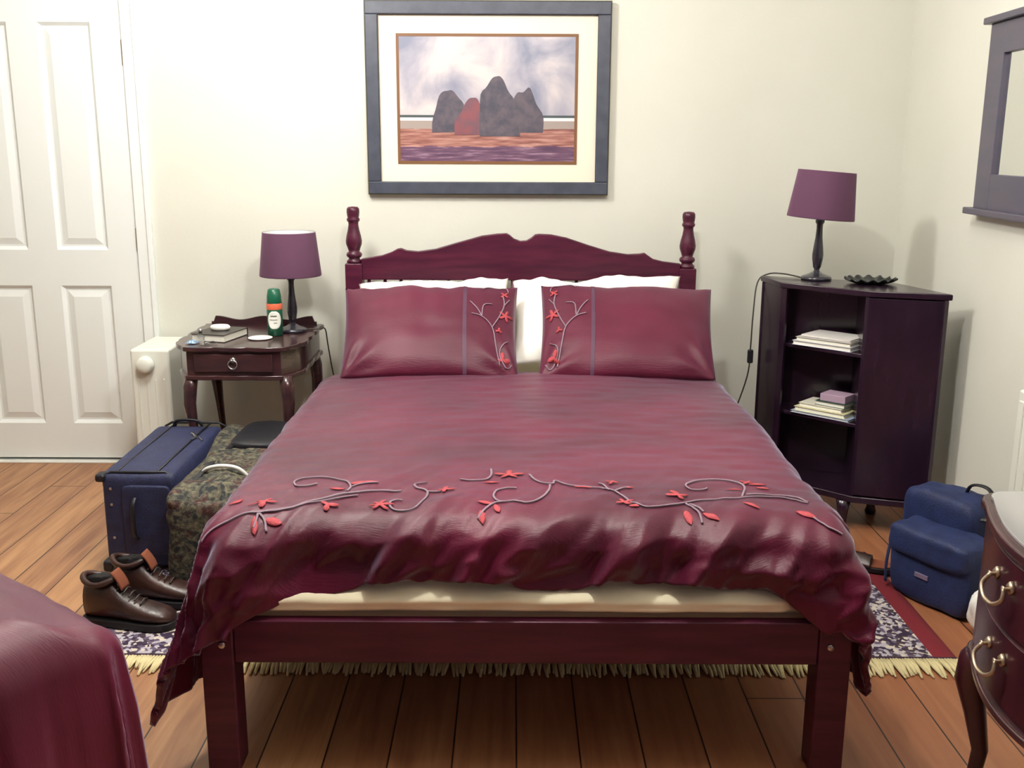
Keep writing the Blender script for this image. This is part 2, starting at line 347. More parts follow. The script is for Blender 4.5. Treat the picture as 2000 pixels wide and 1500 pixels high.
# ------------------------------------------------------------------ picture
pic = thing('framed_picture', 'large framed print in slate-grey moulding with ivory mount, above the headboard', 'picture', (-.105, -.01, 1.197))
def frame_ring(mb, x0, x1, z0, z1, wd, y0, y1):
    mb.bb(x0, x1, y0, y1, z1-wd, z1); mb.bb(x0, x1, y0, y1, z0, z0+wd); mb.bb(x0, x0+wd, y0, y1, z0+wd, z1-wd); mb.bb(x1-wd, x1, y0, y1, z0+wd, z1-wd)
PX0, PX1, PZ0, PZ1 = -.612, .402, 1.197, 1.978
f = MB(); frame_ring(f, PX0+.003, PX1-.003, PZ0+.003, PZ1-.003, .052, -.034, -.002); f.build('frame', M_frame, pic, bevel=.004)
f = MB(); frame_ring(f, PX0, PX1, PZ0, PZ1, .004, -.03, -.002); frame_ring(f, PX0+.05, PX1-.05, PZ0+.05, PZ1-.05, .005, -.03, -.012); f.build('frame_edging', M_framee, pic)
f = MB(); f.bb(PX0+.05, PX1-.05, -.014, -.004, PZ0+.05, PZ1-.05); f.build('mount', M_mat, pic)
f = MB(); frame_ring(f, -.485, .268, 1.325, 1.850, .012, -.0175, -.012); f.build('fillet', M_fillet, pic, bevel=.001)
pr = MB(); pr.bb(-.475, .258, -.0165, -.0138, 1.335, 1.842); prn = pr.build('print', M_print, pic)
M_rock = mat('print_dark_ink', srgb(66, 64, 78), .5, col2=srgb(92, 82, 92), scale=30)
M_rock2 = mat('print_rust_ink', srgb(128, 70, 78), .5, col2=srgb(104, 74, 86), scale=30)
def blob(cx, z0, wd, h, seed, lean=0):
    pts = []; n = 26
    for k in range(n):
        a = PI*k/(n-1); rr = 1 + .16*noise.noise(Vector((math.cos(a)*2+seed, math.sin(a)*2, seed)))
        pts.append((cx - wd*math.cos(a)*rr*(.8+.2*math.cos(a)**2) + lean*math.sin(a), z0 + h*math.sin(a)**.8*rr))
    return pts
rk = MB(); rk2 = MB()
def flat(mb, pts, y): mb.prism([(x, z) for x, z in pts], 0, .0012, Matrix.Translation((0, y, 0)) @ Matrix.Rotation(R(90), 4, 'X'))
flat(rk, blob(-.265, 1.455, .075, .17, 1), -.0165); flat(rk2, blob(-.17, 1.445, .075, .15, 2), -.0168)
flat(rk, blob(-.055, 1.44, .085, .24, 3, -.02), -.0172); flat(rk, blob(.05, 1.455, .075, .17, 5), -.0165)
rk.build('dark_rock_shapes', M_rock, prn); rk2.build('rust_rock_shape', M_rock2, prn)

# ------------------------------------------------------------------ mirror on the right wall
mir = thing('wall_mirror', 'rectangular mirror in dark grey wooden frame with ledges, hung on right wall', 'mirror', (RW(-.865), -.865, 1.18))
def wallM(y0): # local: x along the wall towards the camera, y out of wall, z up
    d = Vector((-.045, -1, 0)).normalized(); n = Vector((-1, .045, 0)).normalized()
    M = Matrix(((d.x, n.x, 0, RW(y0)), (d.y, n.y, 0, y0), (0, 0, 1, 0), (0, 0, 0, 1))); return M
MW = wallM(-.865)
def wbox(mb, a, M=MW):
    t = MB().bb(*a); mb.add([M @ p for p in t.v], t.f)
f = MB(); W_ = .84
wbox(f, (0, .12, .001, .026, 1.20, 1.80)); wbox(f, (W_-.12, W_, .001, .026, 1.20, 1.80)); wbox(f, (.12, W_-.12, .001, .026, 1.70, 1.80)); wbox(f, (.12, W_-.12, .001, .026, 1.20, 1.315))
f.build('frame', M_mirf, mir, bevel=.003)
f = MB(); wbox(f, (-.025, W_+.025, .001, .045, 1.80, 1.822)); f.build('cornice', M_mirf, mir, bevel=.004)
f = MB(); wbox(f, (-.016, W_+.03, .001, .055, 1.180, 1.202)); f.build('ledge', M_mirf, mir, bevel=.004)
f = MB(); wbox(f, (.118, W_-.118, .001, .012, 1.31, 1.705)); f.build('glass', M_mirror, mir)

# ------------------------------------------------------------------ bed
BX = .034
HY0, HY1 = -.22, -.15
bed = thing('bed', 'mahogany-stained wooden double bed with shaped headboard and turned post finials', 'bed', (BX, -1.3, 0))
for sx in (-1, 1):
    px = BX + sx*.69; zt = .925 if sx < 0 else .91
    p = MB().bb(px-.035, px+.035, HY0, HY1, 0, zt).build('head_post', M_bed, bed, bevel=.004)
    prof = [(.03, 0), (.032, .008), (.026, .014), (.022, .02), (.030, .026), (.033, .034), (.030, .042), (.022, .047), (.026, .06), (.0325, .078), (.0335, .092), (.030, .112), (.024, .135), (.0205, .158), (.021, .168), (.026, .172), (.027, .180), (.023, .186), (.025, .196), (.0265, .21), (.0255, .222), (.020, .229), (.006, .231)]
    MB().lathe(prof, (px, (HY0+HY1)/2, zt), 28).build('finial', M_bed, p, smooth=True)
prof_px = [(703,507),(722,504),(745,500),(762,494),(775,487),(782,486),(792,490),(815,492),(850,487),(890,475),(940,461),(970,457),(988,456),(994,459),(1002,466),(1015,471),(1027,470),(1037,464),(1044,458),(1052,457),(1075,458),(1105,464),(1150,479),(1190,491),(1225,496),(1248,495),(1258,493),(1265,498),(1275,505),(1295,510),(1328,514)]
top = [at(a, b_, 4.24) for a, b_ in prof_px]
poly = [(p.x, p.z) for p in top]; zb = at(760, 548, 4.24).z
poly[0] = (BX-.66, poly[0][1]); poly[-1] = (BX+.66, poly[-1][1])
poly = poly + [(BX+.66, zb), (BX-.66, zb)]
MB().prism(poly, -.0125, .0125, Matrix.Translation((0, -.195, 0)) @ Matrix.Rotation(R(90), 4, 'X')).build('headboard_panel', M_bed, bed, bevel=.004)
MB().bb(BX-.66, BX+.66, -.205, -.18, .46, .53).build('headboard_rail', M_bed, bed, bevel=.003)
x = BX-.63
while x < BX+.64:
    sp_ = MB().tube([(x, -.193, .53), (x, -.193, .60), (x, -.193, .72), (x, -.193, zb)], [.007, .010, .010, .007], 10).build('spindle', M_bed, bed, smooth=True); x += .0663
FY0, FY1 = -2.36, -2.285
for sx in (-1, 1):
    px = BX + sx*.688
    lg = MB().bb(px-.037, px+.037, FY0, FY1, 0, .385).build('foot_leg', M_bed, bed, bevel=.005)
    MB().lathe([(.0075, 0), (.0085, .003), (.006, .005)], (px+sx*-.012, FY0, .318), 14, Matrix.Rotation(R(90), 4, 'X')).build('bolt', M_steel, lg, smooth=True)
MB().bb(BX-.651, BX+.651, FY0+.004, FY0+.034, .272, .374).build('foot_rail', M_bed, bed, bevel=.004)
for sx in (-1, 1):
    MB().bb(BX+sx*.70-.014, BX+sx*.70+.014, FY1, HY0, .272, .383).build('side_rail', M_bed, bed, bevel=.003)
for k in range(12):
    y = -2.2 + k*.17
    MB().bb(BX-.685, BX+.685, y-.04, y+.04, .300, .318).build('slat', M_bed, bed)
matt = tag(MB().bb(BX-.668, BX+.668, -2.284, -.235, .320, .545).build('mattress', M_sheet, bevel=.05, bseg=5), 'mattress in a cream fitted sheet, showing along the foot of the double bed', 'mattress')
def sheetf(u, v):
    x = -.664 + 1.328*u; n_ = noise.noise(Vector((x*3.5, v*1.5, 2)))*.006 + noise.noise(Vector((x*11 + v*4, v*3, 5)))*.003
    e = min(1, min(u, 1-u)*14); a = PI*max(0, (v-.35)/.65)
    y = -2.288 - .056*math.sin(min(a, PI*.62))**.8*e + n_*e; z = .475 - .093*v
    if v > .94: y = -2.320
    return Vector((BX + x, y, z))
MB().grid(120, 18, sheetf).build('sheet_edge', M_sheet, matt, smooth=True, solid=.002)

# ------------------------------------------------------------------ duvet
def ridged(p, o=3):
    s = 0; a = 1; f = 1
    for _ in range(o): s += a*(1-abs(noise.noise(p*f))*2); a *= .5; f *= 2.1
    return s/1.75
class Cloth:
    def __init__(s, hw, y0, y1, top, R_=.07, side=.47, foot=.21, extra=.05):
        s.hw, s.y0, s.y1, s.top, s.R = hw, y0, y1, top, R_
    def P(s, u, v):
        """u across (m from centre), v along from the head (m); surface point in bed space (x, -y from head)"""
        hw, L = s.hw, s.y1
        qu = max(-hw, min(hw, u)); qv = max(s.y0, min(L, v)); du, dv = u-qu, v-qv
        r = math.hypot(du, dv); crown = s.top + .012*(1-(qu/hw)**2) + .010*noise.noise(Vector((u*2.2, v*2.0, 3)))
        edge = min(1, max(0, (qv-(L-.45))/.45))     # 0 .. 1 towards the foot
        fold = ridged(Vector((u*5.2+v*2.9, v*1.2, 1.7)), 3)
        small = ridged(Vector((u*17+v*10, v*3.5, 5.1)), 2)
        n1 = noise.noise(Vector((u*3.1, v*3.1, 9)))
        z = crown + edge*edge*(.020*(fold-.5) + .003*(small-.5)) + .0035*noise.noise(Vector((u*9, v*22, 2))) 
        x, y = qu, qv
        if r > 0:
            if du > 0 and dv > 0 and r > .42: f_ = (.42+(r-.42)*.6)/r; du *= f_; dv *= f_; r = math.hypot(du, dv)
            nx, ny = du/r, dv/r; corner = 4*(nx*nx)*(ny*ny); corner = min(1, corner*1.2)
            a = r/s.R
            flare = .03 + .03*abs(nx) + (.24 if u < 0 else .17)*corner + (.05 if u < 0 else .02)*edge*abs(nx)
            if a < PI/2: out = s.R*math.sin(a); dr = s.R*(1-math.cos(a))
            else:
                e = r - s.R*PI/2; out = s.R + e*flare; dr = s.R + e*math.sqrt(1-flare*flare)
            # folds around the perimeter
            k = Vector((qu + nx*.26, qv + ny*.26, 0))
            g = min(1, r/.15); front = max(0, ny) if abs(nx) < .95 else 0
            wf = max(0, min(1, (front-.45)/.5)); wf = wf*wf*(3-2*wf) if front > 0 else 0
            cz = ridged(Vector((u*8+v*6, v*9, 6.3)), 2)
            fo = out + g*(.085*(fold-.42) + .032*(cz-.4)) + .030*math.sin(min(1, r/.25)*PI)*(1+.7*n1) - .010*g
            if r > .08: fo = max(fo, .066 + .03*min(1, max(0, (r-.12)/.08)))
            cpush = max(0, min(1, (abs(qu)-.50)/.16)); fo += .045*cpush*min(1, max(0, r-.06)/.14)
            if wf < 1:
                fs_ = ridged(Vector((k.x*6 + k.y*2, k.y*6, 2.2)), 3)
                so = out + g*.045*(1-.4*corner)*(fs_-.5) + g*.006*(small-.5)
            else: so = fo
            z += g*.012*(fold-.5)*wf
            out = so*(1-wf) + fo*wf
            x += nx*out; y += ny*out; z -= dr
        return Vector((x, y, z))
def pos_bed(p): return Vector((BX + p.x, -p.y, p.z))
CL = Cloth(.665, .74, 2.235, .592)
V0, V1 = .74, 2.235
def hem(u):   # foot overhang varies along the hem
    a = abs(u)
    h = .190 + .020*noise.noise(Vector((u*3.2, 0, 4))) + .007*math.sin(u*9+1)
    if u < -.36: h += .02*min(1, (-.36-u)/.1)
    return h + .085*max(0, min(1, (a-.53)/.14))**1.3
NU, NV = 300, 300
def du_side(v, s):  # side overhang
    return (.475 if s < 0 else .42) + .015*math.sin(v*5+s)
def duv(i, j):
    a = i*2-1; v_ = j
    H = hem(a*1.15)
    v = V0 + v_*(V1 + H - V0)
    sd = du_side(v, 1 if a > 0 else -1)
    u = a*(CL.hw + sd)
    H = hem(u); v = V0 + v_*(V1 + H - V0)
    return u, v
def duvet_vertex(i, j):
    u, v = duv(i, j); p = CL.P(u, v); 
    # thin the head edge under the pillows
    hfade = max(0, 1-(v-V0)/.12); p.z -= .018*hfade
    q = pos_bed(p)
    return q
dmb = MB().grid(NU, NV, duvet_vertex)
duvet = dmb.build('duvet', M_silk, smooth=True, solid=.014, fix=True)
tag(duvet, 'crimson and purple taffeta duvet with embroidered vine across the foot, spread over the double bed', 'duvet')

# embroidery (drawn as paths on the cloth, given in cloth metres u, v)
def onduv(u, v, h=.003):
    p = CL.P(u, v); a = CL.P(u+.004, v)-CL.P(u-.004, v); b_ = CL.P(u, v+.004)-CL.P(u, v-.004)
    n = a.cross(b_); n.normalize()
    if n.z < 0 and v < V1+.05 and abs(u) < CL.hw+.05: n = -n
    q = pos_bed(p); nn = Vector((n.x, -n.y, n.z))
    return q + nn*h, nn
def project(p):
    d = p - Vector((0, CAMY, CAMZ)); c, sn = math.cos(PITCH), math.sin(PITCH)
    zc = d.y*c - d.z*sn; up = d.y*sn + d.z*c
    return 1000 + FPX*d.x/zc, 750 - FPX*up/zc
def px2uv(px, py):
    # finds the spot of the cloth where the photograph shows a stitch
    u, v = (px-1010)/900, 2.0
    for _ in range(3):
        lo, hi = 1.2, 2.50
        for _ in range(22):
            m = (lo+hi)/2
            if project(pos_bed(CL.P(u, m)))[1] < py: lo = m
            else: hi = m
        v = (lo+hi)/2; qx = project(pos_bed(CL.P(u, v)))[0]; u += (px-qx)/900
    return u, v
def smooth_path(pts, n=6):
    out = []
    P_ = [pts[0]] + list(pts) + [pts[-1]]
    for i in range(1, len(P_)-2):
        for k in range(n):
            t = k/n; p0, p1, p2, p3 = (Vector(q) for q in P_[i-1:i+3])
            out.append(.5*((2*p1)+(-p0+p2)*t+(2*p0-5*p1+4*p2-p3)*t*t+(-p0+3*p1-3*p2+p3)*t**3))
    out.append(Vector(pts[-1])); return out
vines = [
 [(395,1062),(420,1035),(470,1010),(530,1000),(590,988),(640,975),(690,965),(740,961),(785,961)],
 [(500,1004),(540,1001),(600,986),(660,976),(700,970)],
 [(505,1006),(502,1020),(497,1035)],[(508,1006),(518,1020),(522,1042)],
 [(620,948),(600,952),(580,952),(576,944),(590,938),(620,935),(650,937),(675,942),(686,953),(680,962)],
 [(686,954),(705,948),(740,945)],
 [(787,980),(775,979),(762,985),(768,997),(790,1000),(815,992),(832,975),(835,962),(815,955),(812,948),(835,945)],
 [(835,962),(862,962)],
 [(1010,955),(990,955),(970,960),(965,972),(975,980),(1000,980),(1030,983),(1055,975),(1072,960),(1075,948)],
 [(900,938),(925,940),(950,938),(960,930),(960,918)],
 [(935,1015),(945,1000),(965,985),(985,981)],
 [(1035,928),(1045,938),(1060,944),(1080,946),(1085,940),(1110,948),(1150,952),(1180,955),(1205,962),(1225,975),(1250,986),(1275,990),(1310,986),(1360,978),(1410,974),(1450,972),(1500,970),(1540,973),(1580,982)],
 [(1460,966),(1500,966),(1550,970),(1580,980)],
 [(1382,953),(1375,956),(1350,956),(1340,948),(1350,942),(1380,937),(1410,937),(1440,942),(1455,952),(1450,970)],
 [(1340,984),(1355,992),(1368,1005),(1373,1022)],[(1348,985),(1362,990),(1376,1000)],
 [(1190,958),(1180,948),(1170,945)],[(1200,960),(1216,954),(1230,952)],
 [(1590,1010),(1610,1022),(1628,1032),(1645,1042)],
]
em = MB()
for ln in vines:
    uv = smooth_path([px2uv(*p) for p in ln], 5)
    pts = [onduv(q.x, q.y)[0] for q in uv]
    em.tube(pts, .0032, 5, .5)
em.build('vine', M_vine, duvet, smooth=True)
def flower(mb, px, py, r, petals, seed, sq=1.0, surf=None, rot=None):
    surf = surf or (lambda a, b_: onduv(a, b_, .0035)[0])
    u0, v0 = px2uv(px, py) if surf and rot is None else (px, py)
    rd = random.Random(seed); ph = rd.uniform(0, 6)
    n = 40; vs = [surf(u0, v0)]
    for k in range(n):
        a = 2*PI*k/n
        rr = r*(.62 + .38*math.cos(a*petals+ph)) * (1+.2*math.sin(a+seed))
        vs.append(surf(u0+rr*math.cos(a), v0+rr*sq*math.sin(a)))
    mb.add(vs, [(0, k+1, (k+1)%n+1) for k in range(n)])
def leaf(mb, px, py, L, wd, ang, surf=None, uv=None):
    surf = surf or (lambda a, b_: onduv(a, b_, .0035)[0])
    u0, v0 = uv or px2uv(px, py); n = 9; vs = []; c, s_ = math.cos(ang), math.sin(ang)
    for k in range(n):
        t = k/(n-1); hw = wd*math.sin(PI*t)**.8; a = (t-.5)*L
        for q in (-hw, 0, hw): vs.append(surf(u0 + a*c - q*s_, v0 + a*s_ + q*c))
    fs = []
    for k in range(n-1): fs += [(3*k, 3*k+1, 3*k+4, 3*k+3), (3*k+1, 3*k+2, 3*k+5, 3*k+4)]
    mb.add(vs, fs)
for i, (x_, y_, r_, p_) in enumerate([(516,984,.034,5),(742,988,.030,6),(870,959,.022,4),(995,930,.038,5),(1325,968,.030,4),(1460,943,.018,4),(1196,943,.016,4),(1220,982,.024,4),(640,990,.022,3)]):
    fl = MB(); flower(fl, x_, y_, r_, p_, i, .85); fl.build('flower', M_coral, duvet, smooth=True, fix=False, solid=.0012)
for (x_, y_, L_, w_, a_) in [(660,958,.05,.011,.1),(700,946,.05,.012,-.3),(725,944,.05,.010,.1),(498,1030,.05,.012,1.3),(535,1022,.055,.013,.2),(462,985,.05,.010,-.8),(960,944,.05,.009,.1),(950,984,.05,.010,.1),(972,995,.04,.012,1.2),(942,1010,.045,.013,1.4),(1140,952,.06,.008,.05),(1228,953,.03,.008,.1),(1435,956,.045,.009,.1),(1480,946,.055,.011,.05),(1490,953,.04,.007,.1),(1468,985,.05,.010,.6),(1345,1010,.05,.014,1.4),(1390,1008,.05,.010,.6),(1575,1003,.055,.014,.5),(1240,988,.03,.007,.5)]:
    fl = MB(); leaf(fl, x_, y_, L_*.8, w_*.65, a_); fl.build('leaf', M_coral, duvet, smooth=True, fix=False, solid=.0012)

# ------------------------------------------------------------------ pillows
def make_pillow(name, corners, T, material, label, cat, seed, group=None, square=1.0, droop=0, seg=70, crease=0, wtop=0, stack=0):
    """corners: bottom-left, bottom-right, top-right, top-left (world)"""
    bl, br, tr, tl = (Vector(c) for c in corners)
    cx = (br-bl).normalized(); cz = ((tl-bl)+(tr-br)).normalized(); n = cx.cross(cz).normalized()   # towards the viewer (-y)
    if n.y > 0: n = -n
    def base(u, v):
        # edges pulled in a little between the corners
        uu = u + (.5-u)*.05*math.sin(PI*v)*square*(abs(u-.5)*2)**2; vv = v + (.5-v)*.07*math.sin(PI*u)*square*(abs(v-.5)*2)**2
        p = bl.lerp(br, uu).lerp(tl.lerp(tr, uu), vv)
        p = p + Vector((0, 0, 1))*((.016*noise.noise(Vector((u*4, seed, seed)))+.006*noise.noise(Vector((u*14, seed, seed))))*v*v*wtop)
        return p
    def prof(u, v):
        a = (1-abs(2*u-1)**3.2); b_ = (1-abs(2*v-1)**2.6)
        return max(0, a)**.55*max(0, b_)**.6
    def side(sg):
        def f_(u, v):
            t = prof(u, v); w_ = noise.noise(Vector((u*5, v*5, seed+sg)))*.10 
            cr_ = 0
            if crease and sg > 0:
                for cu in (0, 1):
                    du_, dv_ = abs(u-cu), v; q = math.hypot(du_*1.5, dv_); a_ = math.atan2(dv_, du_*1.5)
                    cr_ += crease*.010*math.sin(a_*9+seed)*math.exp(-((q-.22)/.16)**2)
                cr_ += crease*.004*noise.noise(Vector((u*2.5, v*9, seed)))*(1-v)
            return base(u, v) + n*(sg*T*t*(1+w_*1.2*t) + cr_*min(1, t*3) if sg > 0 else -T*.6*t)
        return f_
    mb = MB(); mb.grid(seg, seg//2+10, side(1)); mb.grid(seg, seg//2+10, side(-1))
    o = mb.build(name, material, smooth=True, merge=True); tag(o, label, cat, group)
    f_ = side(1)
    def surf(u, v, h=.003):
        u = min(.995, max(.005, u)); v = min(.995, max(.005, v)); return f_(u, v) + n*h
    return o, surf
D = lambda px, py, d: at(px, py, d)
wl, _ = make_pillow('white_pillow', (D(712,700,3.80), D(990,700,3.80), D(992,543,4.17), D(700,556,4.17)), .075, M_wpill, 'white pillow leaning on the headboard behind the left embroidered cushion', 'pillow', 11, 'white pillows against the headboard', wtop=1.5, crease=.3)
wr, _ = make_pillow('white_pillow', (D(1000,713,3.76), D(1310,705,3.76), D(1328,538,4.17), D(1000,548,4.17)), .075, M_wpill, 'white pillow behind the right embroidered cushion, visible in the gap between the two', 'pillow', 23, 'white pillows against the headboard', wtop=1.5, crease=.3)
pl, sl = make_pillow('embroidered_pillow', (D(664,742,3.57), D(1012,742,3.57), D(1010,562,3.98), D(674,565,3.98)), .075, M_silk2, 'crimson taffeta pillow with embroidered panel on its right end, left side of bed', 'pillow', 3, 'embroidered taffeta pillows', crease=.9, wtop=.8, square=.6)
pr_, sr = make_pillow('embroidered_pillow', (D(1052,742,3.57), D(1398,742,3.57), D(1388,564,3.98), D(1056,558,3.98)), .075, M_silk2, 'crimson taffeta pillow with embroidered panel on its left end, right side of bed', 'pillow', 5, 'embroidered taffeta pillows', crease=.9, wtop=.8, square=.6)
def pillow_deco(o, surf, flip):
    F = (lambda u: u) if not flip else (lambda u: 1-u)
    rb = MB()
    def strip(uc, wd):
        rb.grid(4, 40, lambda a, b_: surf(F(uc + (a-.5)*wd), .01+.98*b_, .0015))
    strip(.70, .022); rb.build('ribbon', M_band, o, smooth=True, fix=False)
    vm = MB()
    for ln in ([(.90,.06),(.88,.25),(.86,.42),(.80,.52),(.74,.55)], [(.80,.52),(.77,.62),(.73,.70)], [(.80,.53),(.81,.66),(.86,.69)], [(.86,.42),(.90,.55),(.93,.70),(.92,.82)], [(.93,.70),(.96,.78)], [(.95,.30),(.90,.20),(.93,.06),(.97,.10)], [(.80,.90),(.84,.96),(.93,.95),(.95,.88)]):
        pts = [surf(F(q.x), q.y, .003) for q in smooth_path(ln, 5)]
        vm.tube(pts, .0028, 5, .6)
    vm.build('vine', M_vine, o, smooth=True)
    sf = lambda a, b_: surf(F(a), b_, .0035)
    for i, (u, v, r_, p_) in enumerate([(.94,.58,.045,5), (.92,.14,.040,3), (.90,.40,.022,3), (.93,.84,.03,4)]):
        fm_ = MB(); n = 40; vs = [sf(u, v)]
        for k in range(n):
            a = 2*PI*k/n; rr = r_*(.62+.38*math.cos(a*p_+i)); vs.append(sf(u+rr*math.cos(a), v+rr*1.5*math.sin(a)))
        fm_.add(vs, [(0, k+1, (k+1)%n+1) for k in range(n)])
        fm_.build('flower', M_coral, o, smooth=True, fix=False, solid=.001)
pillow_deco(pl, sl, False); pillow_deco(pr_, sr, True)

# ------------------------------------------------------------------ second bed in the near left corner
SB = thing('second_bed', 'low divan in the near left corner, hidden beneath its own crimson duvet', 'bed', (-1.6, -3.3, 0))
K = Vector((-.665, -2.80, 0)); E1 = Vector((-.79, .613, 0)).normalized(); E2 = Vector((-E1.y, E1.x, 0))
if E2.y > 0: E2 = -E2
ang1 = math.atan2(E1.y, E1.x)
def sbox(a0, a1, b0, b1, z0, z1): 
    c = K + E1*((a0+a1)/2) + E2*((b0+b1)/2); c.z = (z0+z1)/2
    return MB().box(c, (abs(a1-a0), abs(b1-b0), z1-z0), rz=ang1)
sbox(.02, .92, .02, 1.8, .06, .30).build('divan_base', M_fold, SB, bevel=.01)
sbox(.04, .90, .04, 1.77, .30, .54).build('mattress', M_sheet, SB, bevel=.04, bseg=4)
for a, b_ in ((.08, .08), (.86, .08), (.08, 1.72), (.86, 1.72)): sbox(a-.03, a+.03, b_-.03, b_+.03, 0, .06).build('foot', M_black, SB)
def sduv(i, j):
    a = -.36 + i*1.5; b_ = -.42 + j*2.2
    qa, qb = max(.06, min(.88, a)), max(.06, min(1.75, b_)); da, db = a-qa, b_-qb
    r = math.hypot(da, db); z = .585 + .012*noise.noise(Vector((a*3, b_*3, 7)))
    # puffed inner quilt with a seam round its border
    ins = min(a-.02, b_-.10) + .03*noise.noise(Vector((a*4, b_*4, 2)))
    z += .055*(1/(1+math.exp(-ins*38))) if r < .2 else 0
    x, y = qa, qb
    if r > 0:
        nx, ny = da/r, db/r; t = r/.06
        fl_ = .05 + .04*abs(nx*ny)
        if t < PI/2: out = .06*math.sin(t); dr = .06*(1-math.cos(t))
        else: e = r-.06*PI/2; out = .06+e*fl_; dr = .06+e
        g = min(1, r/.2); k = Vector((qa+nx*.3, qb+ny*.3, 3))
        out += g*.06*(ridged(k*4.0)-.5)
        x += nx*out; y += ny*out; z -= dr
    return K + E1*x + E2*y + Vector((0, 0, max(z, .03)))
tag(MB().grid(170, 220, sduv).build('duvet', M_silk, smooth=True, solid=.012), 'crimson and purple duvet without flowers, in the near left corner of the room', 'duvet')

# ------------------------------------------------------------------ table lamps
def make_lamp(base, label, tilt, grp):
    base = Vector(base)
    t = thing('table_lamp', label, 'lamp', base, grp)
    MB().lathe([(.056, 0), (.058, .006), (.055, .013), (.045, .017), (.030, .022), (.018, .030)], base, 36).build('base', M_lampw, t, smooth=True)
    MB().lathe([(.016, .024), (.011, .034), (.010, .040), (.015, .048), (.017, .060), (.0205, .082), (.021, .098), (.018, .125), (.0135, .160), (.0115, .195), (.012, .210), (.017, .218), (.017, .226), (.010, .230), (.010, .265)], base, 28).build('stem', M_lampw, t, smooth=True)
    MB().lathe([(.017, .262), (.018, .27), (.028, .29), (.026, .31), (.01, .325)], base, 20).build('bulb', M_plastic, t, smooth=True)
    T = Matrix.Translation(base + Vector((0, 0, .232))) @ Matrix.Rotation(tilt, 4, 'Y')
    sh = MB().lathe([(.124, 0), (.1245, .004), (.1065, .172), (.106, .176)], (0,0,0), 56, T, cap=False).build('lamp_shade', M_shade, t, smooth=True, solid=.0012, fix=False)
    MB().lathe([(.1225, .001), (.1045, .175)], (0,0,0), 56, T, cap=False).build('shade_lining', M_shade_in, sh, smooth=True, fix=False)
    w_ = MB()
    for k in range(3):
        a = 2*PI*k/3+.4; w_.tube([T @ Vector((.012*math.cos(a), .012*math.sin(a), .03)), T @ Vector((.112*math.cos(a), .112*math.sin(a), .10))], .0014, 5)
    w_.build('shade_fitting', M_steel, t)
    return t
TZ = .65
LL = make_lamp((-.905, -.27, TZ), 'aubergine shaded lamp with dark turned stem on the small bedside table', 0, 'matching bedside lamps')
CZ = .906
LR = make_lamp((1.165, -.52, CZ), 'aubergine lamp with tilted shade on top of the dark bookcase', R(4.5), 'matching bedside lamps')

# ------------------------------------------------------------------ bedside table
ns = thing('bedside_table', 'small antique mahogany bedside table with one drawer and cabriole legs, left of bed', 'bedside table', (-1.06, -.36, 0))
def rot_poly(pts, off):  # offset a convex polygon outwards
    n = len(pts); out = []
    a = sum(pts[i][0]*pts[(i+1)%n][1]-pts[(i+1)%n][0]*pts[i][1] for i in range(n)); sg = 1 if a > 0 else -1
    for i in range(n):
        p0, p1, p2 = Vector(pts[i-1]), Vector(pts[i]), Vector(pts[(i+1)%n])
        d1, d2 = (p1-p0).normalized(), (p2-p1).normalized()
        n1, n2 = Vector((d1.y, -d1.x))*sg, Vector((d2.y, -d2.x))*sg; b_ = (n1+n2).normalized(); out.append(tuple(p1 + b_*(off/max(.3, b_.dot(n1)))))
    return out
bodyp = [(-1.245, -.605), (-.885, -.605), (-.845, -.53), (-.83, -.50), (-.83, -.10), (-1.30, -.10), (-1.30, -.50), (-1.285, -.53)]
def wavy(poly, amp, k):
    out = []; n = len(poly); s_ = 0
    for i in range(n):
        p, q = Vector(poly[i]), Vector(poly[(i+1)%n]); L = (q-p).length; m = max(1, int(L/.012)); d = (q-p).normalized(); nn = Vector((d.y, -d.x))
        for j in range(m):
            t = j/m; w_ = amp*abs(math.sin((s_+L*t)*k)); pp = p.lerp(q, t) + nn*w_; out.append((pp.x, pp.y))
        s_ += L
    return out
topp = wavy(rot_poly(bodyp, .012), .010, 26)
MB().prism(topp, TZ-.018, TZ).build('tabletop', M_dark, ns, bevel=.004)
MB().prism(bodyp, .535, TZ-.018).build('drawer_case', M_dark, ns, bevel=.003)
MB().prism(wavy(rot_poly(bodyp, .008), .006, 26), .520, .538).build('lower_moulding', M_dark, ns, bevel=.004)
dr = MB().bb(-1.215, -.915, -.616, -.60, .552, .622).build('drawer', M_dark, ns, bevel=.003)
hd = MB(); hd.lathe([(.010, 0), (.012, .004), (.005, .007)], (-1.065, -.616, .600), 16, Matrix.Rotation(R(90), 4, 'X'))
hd.tube([(-1.065+.017*math.sin(a), -.624, .583+.017*math.cos(a)) for a in [2*PI*k/20 for k in range(21)]], .003, 8)
hd.build('ring_pull', M_steel, dr, smooth=True)
gl = MB()
def gal(u, v):
    x_ = -1.29 + .45*u; s_ = abs(u-.5)*2
    hgt = .020 + .016*(math.cos(s_*PI*2.2)*.5+.5) if s_ < .95 else .012
    return Vector((x_, -.10-.012*0, TZ + hgt*v))
gl.grid(50, 3, gal); gl.build('gallery', M_dark, ns, solid=.012, smooth=False)
def cabriole(mb, x_, y_, zt, sx, sy, w=1.0):
    pts = []; rs = []
    for t, off, r_ in ((0, .0, .024), (.08, .008, .027), (.2, .012, .024), (.4, .004, .017), (.65, -.006, .0125), (.85, -.002, .011), (.93, .008, .013), (.97, .016, .018), (1, .018, .016)):
        pts.append(Vector((x_+sx*off*w, y_+sy*off*w, zt*(1-t)))); rs.append(r_*w)
    mb.tube(pts, rs, 12)
